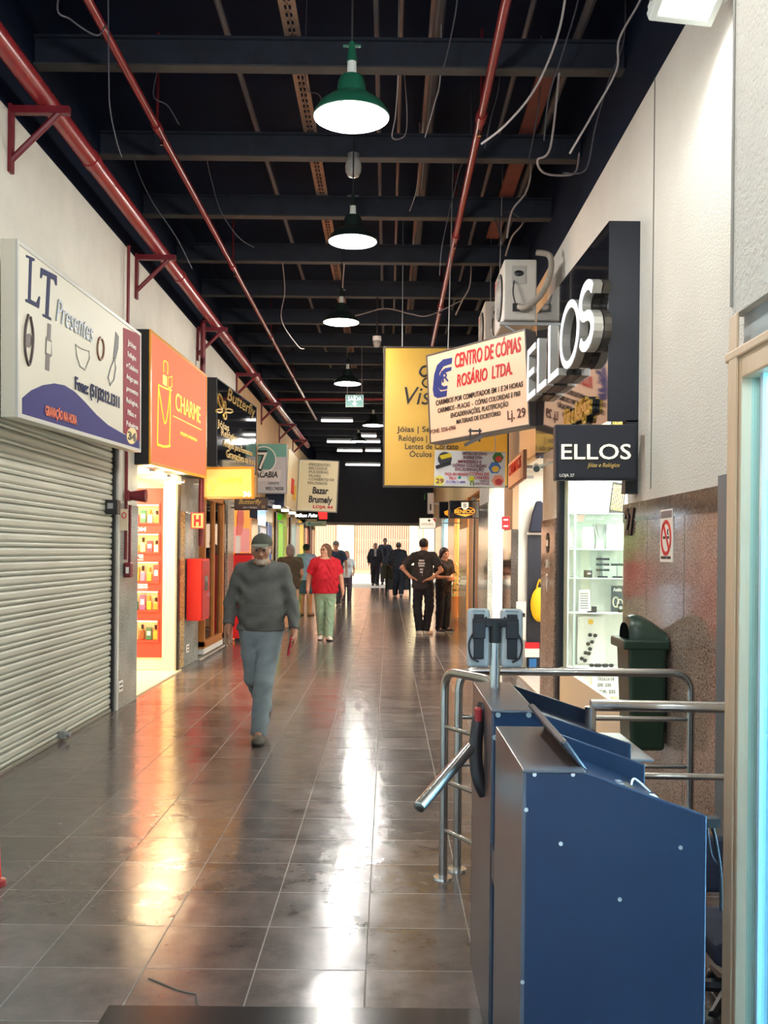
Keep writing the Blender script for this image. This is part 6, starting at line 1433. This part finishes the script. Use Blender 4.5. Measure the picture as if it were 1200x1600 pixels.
# 5 navy polo man
r = put(524,948,0,.0,'man in navy polo shirt and grey cap walking behind the woman in red')
P = person(r, 1.78, dict(elL=(.27,-.02,1.12),wrL=(.28,-.10,.90),anL=(.08,-.1,.085),anR=(-.08,.15,.12),toR=(-.2,-1,-.3)), build=1.05, h=.010, skin=s(190,130,104), shirt=s(44,54,78), sleeve=.36, hem=.84, pants=s(52,46,50), shoes=s(50,46,46), hair='short', hairc=s(60,50,46), seed=11)
headwear(P, r, 'cap', s(110,106,108), h=.009)
# 6 person in white behind
r = put(541,944,0,.15,'person in white top half hidden behind the navy polo man and the woman in red')
P = person(r, 1.52, dict(elL=(.24,.0,1.12),wrL=(.2,-.14,.95)), fem=True, build=.95, h=.011, skin=s(206,150,124), shirt=s(220,222,224), sleeve=.36, hem=.84, pants=s(80,60,70), shoes=s(60,50,50), hair='long', hairc=s(150,116,84), seed=12)
# 7 couple man
r = put(661,991,0,math.pi-.35,'man in black t-shirt with white back print standing with hands on hips, back turned')
P = person(r, 1.755, dict(pel=(.02,0,.92),elL=(.40,.02,1.17),elR=(-.34,.05,1.14),wrL=(.20,.10,1.0),wrR=(-.17,.13,.985),hdL=(-.85,.35,-.15),hdR=(.85,.25,-.2),hnL=(.3,.1,-1),hnR=(-.3,.1,-1),htL=(0,.4,1),htR=(0,.4,1),hiL=(.09,0,.9),knL=(.12,-.02,.49),anL=(.06,.02,.085),knR=(-.10,-.04,.49),anR=(-.02,-.10,.085),toL=(.5,-1,0),toR=(-.3,-1,0)), h=.0075, build=1.0,
    skin=s(206,150,120), shirt=s(52,46,46), sleeve=.38, hem=.80, pants=s(24,26,34), shoes=s(222,216,210), sole=s(238,234,226), hair='short', hairc=s(34,28,28), seed=14, loose=1.35)
bp_ = M('white_back_print', s(214,212,208), .6)
for k, (w_, z) in enumerate(((.10,1.33),(.13,1.28),(.11,1.235),(.06,1.17),(.05,1.12),(.04,1.07))): MB().box((-w_/2,.126,z),(w_/2,.135,z+.03)).build('back_print', bp_, r)
# 8 couple woman
r = put(692,988,0,.75,'woman with long dark hair in black facing the man, arms folded in front')
P = person(r, 1.60, dict(elL=(.22,-.04,1.10),elR=(-.24,-.04,1.10),wrL=(.02,-.22,1.06),wrR=(-.05,-.24,1.10),hdL=(-1,-.15,.05),hdR=(1,-.05,.05),hnL=(0,1,0),hnR=(0,1,0),htL=(0,0,1),htR=(0,0,1)), fem=True, h=.0075, build=.98, skin=s(216,162,136), shirt=s(40,38,42), sleeve=.36, hem=.80, pants=s(20,22,30), shoes=s(34,34,40), sole=s(236,226,210), hair='long', hairc=s(58,36,30), head=(-.1,.35,0), headoff=(0,-.02,-.01), seed=16, loose=1.15)
MB().tube([Vector(P['j']['elL']*.7+P['j']['wrL']*.3),Vector(P['j']['elL']*.2+P['j']['wrL']*.8)],.046,12).build('blue_sleeve', M('blue_jersey', s(50,60,130), .8), r, smooth=True)
# 9 cart person
Yc = 30.3; zc = ground(Yc)
p = at(622,932,Yc); r = empty('person', (p.x,Yc,zc), 'person in black with grey cap pushing a dark trolley away towards the exit', 'person', rz=math.pi)
P = person(r, 1.68, dict(wrL=(.24,-.22,.98),wrR=(-.24,-.22,.98),elL=(.27,-.0,1.12),elR=(-.27,.0,1.12),anL=(.09,-.12,.085),anR=(-.09,.14,.12),toR=(-.1,-1,-.4)), h=.012, build=1.15, skin=s(170,120,96), shirt=s(26,30,42), sleeve=1.0, hem=.80, pants=s(22,26,38), shoes=s(60,60,64), hair='short', hairc=s(50,48,48), seed=18, loose=1.6)
headwear(P, r, 'cap', s(96,98,100), h=.011)
zt_ = ground(31); g = empty('trolley', (p.x,31.0,zt_), 'dark hand trolley loaded with a box in front of the person in black', 'trolley'); MB().box((-.50,-.2,.52),(.50,.6,.95)).build('load', M('dark_olive_load', s(58,56,44), .8), g, bevel=.03); MB().tube([(-.36,-.3,.9),(-.36,-.3,.1)],.02,8).tube([(.36,-.3,.9),(.36,-.3,.1)],.02,8).tube([(-.36,-.3,.9),(.36,-.3,.9)],.02,8).box((-.4,-.3,.18),(.4,.5,.52)).build('frame', m_black, g)
for sx in (-1,1):
    for yy in (-.3,.45): MB().cyl((sx*.38-.02,yy,.09),(sx*.38+.02,yy,.09),.09).build('wheel', m_black, g)
# 10, 11 far couple outside
Yf = 36.4; zf = ground(Yf)
for px, H_, lab, kw in ((586,1.60,'distant woman in dark jacket with white shirt front walking in from the sunlit street',dict(fem=True,shirt=s(40,38,46),pants=s(40,32,40),hair='bob',hairc=s(150,120,100))),(601,1.78,'distant man in grey jacket walking beside the woman outside the exit',dict(shirt=s(70,72,84),pants=s(64,60,66),hair='short',hairc=s(50,42,40)))):
    yy = Yf+(0 if kw.get('fem') else .7); p = at(px,914,yy); r = empty('person', (p.x,yy,ground(yy)), lab, 'person')
    P = person(r, H_, dict(elL=(.26,-.02,1.12),elR=(-.27,.04,1.12),anL=(.08,-.14,.085),anR=(-.08,.16,.13),toR=(-.1,-1,-.4),knR=(-.09,.03,.5)), h=.013, skin=s(196,140,112), sleeve=1.0, hem=.80, shoes=s(60,58,58), seed=20, loose=1.7, **kw)
    MB().box((-.04,-.185,1.10),(.04,-.16,1.36)).build('shirt_front', M('pale_shirt_front', s(206,206,210) if kw.get('fem') else s(40,40,50), .8), r)
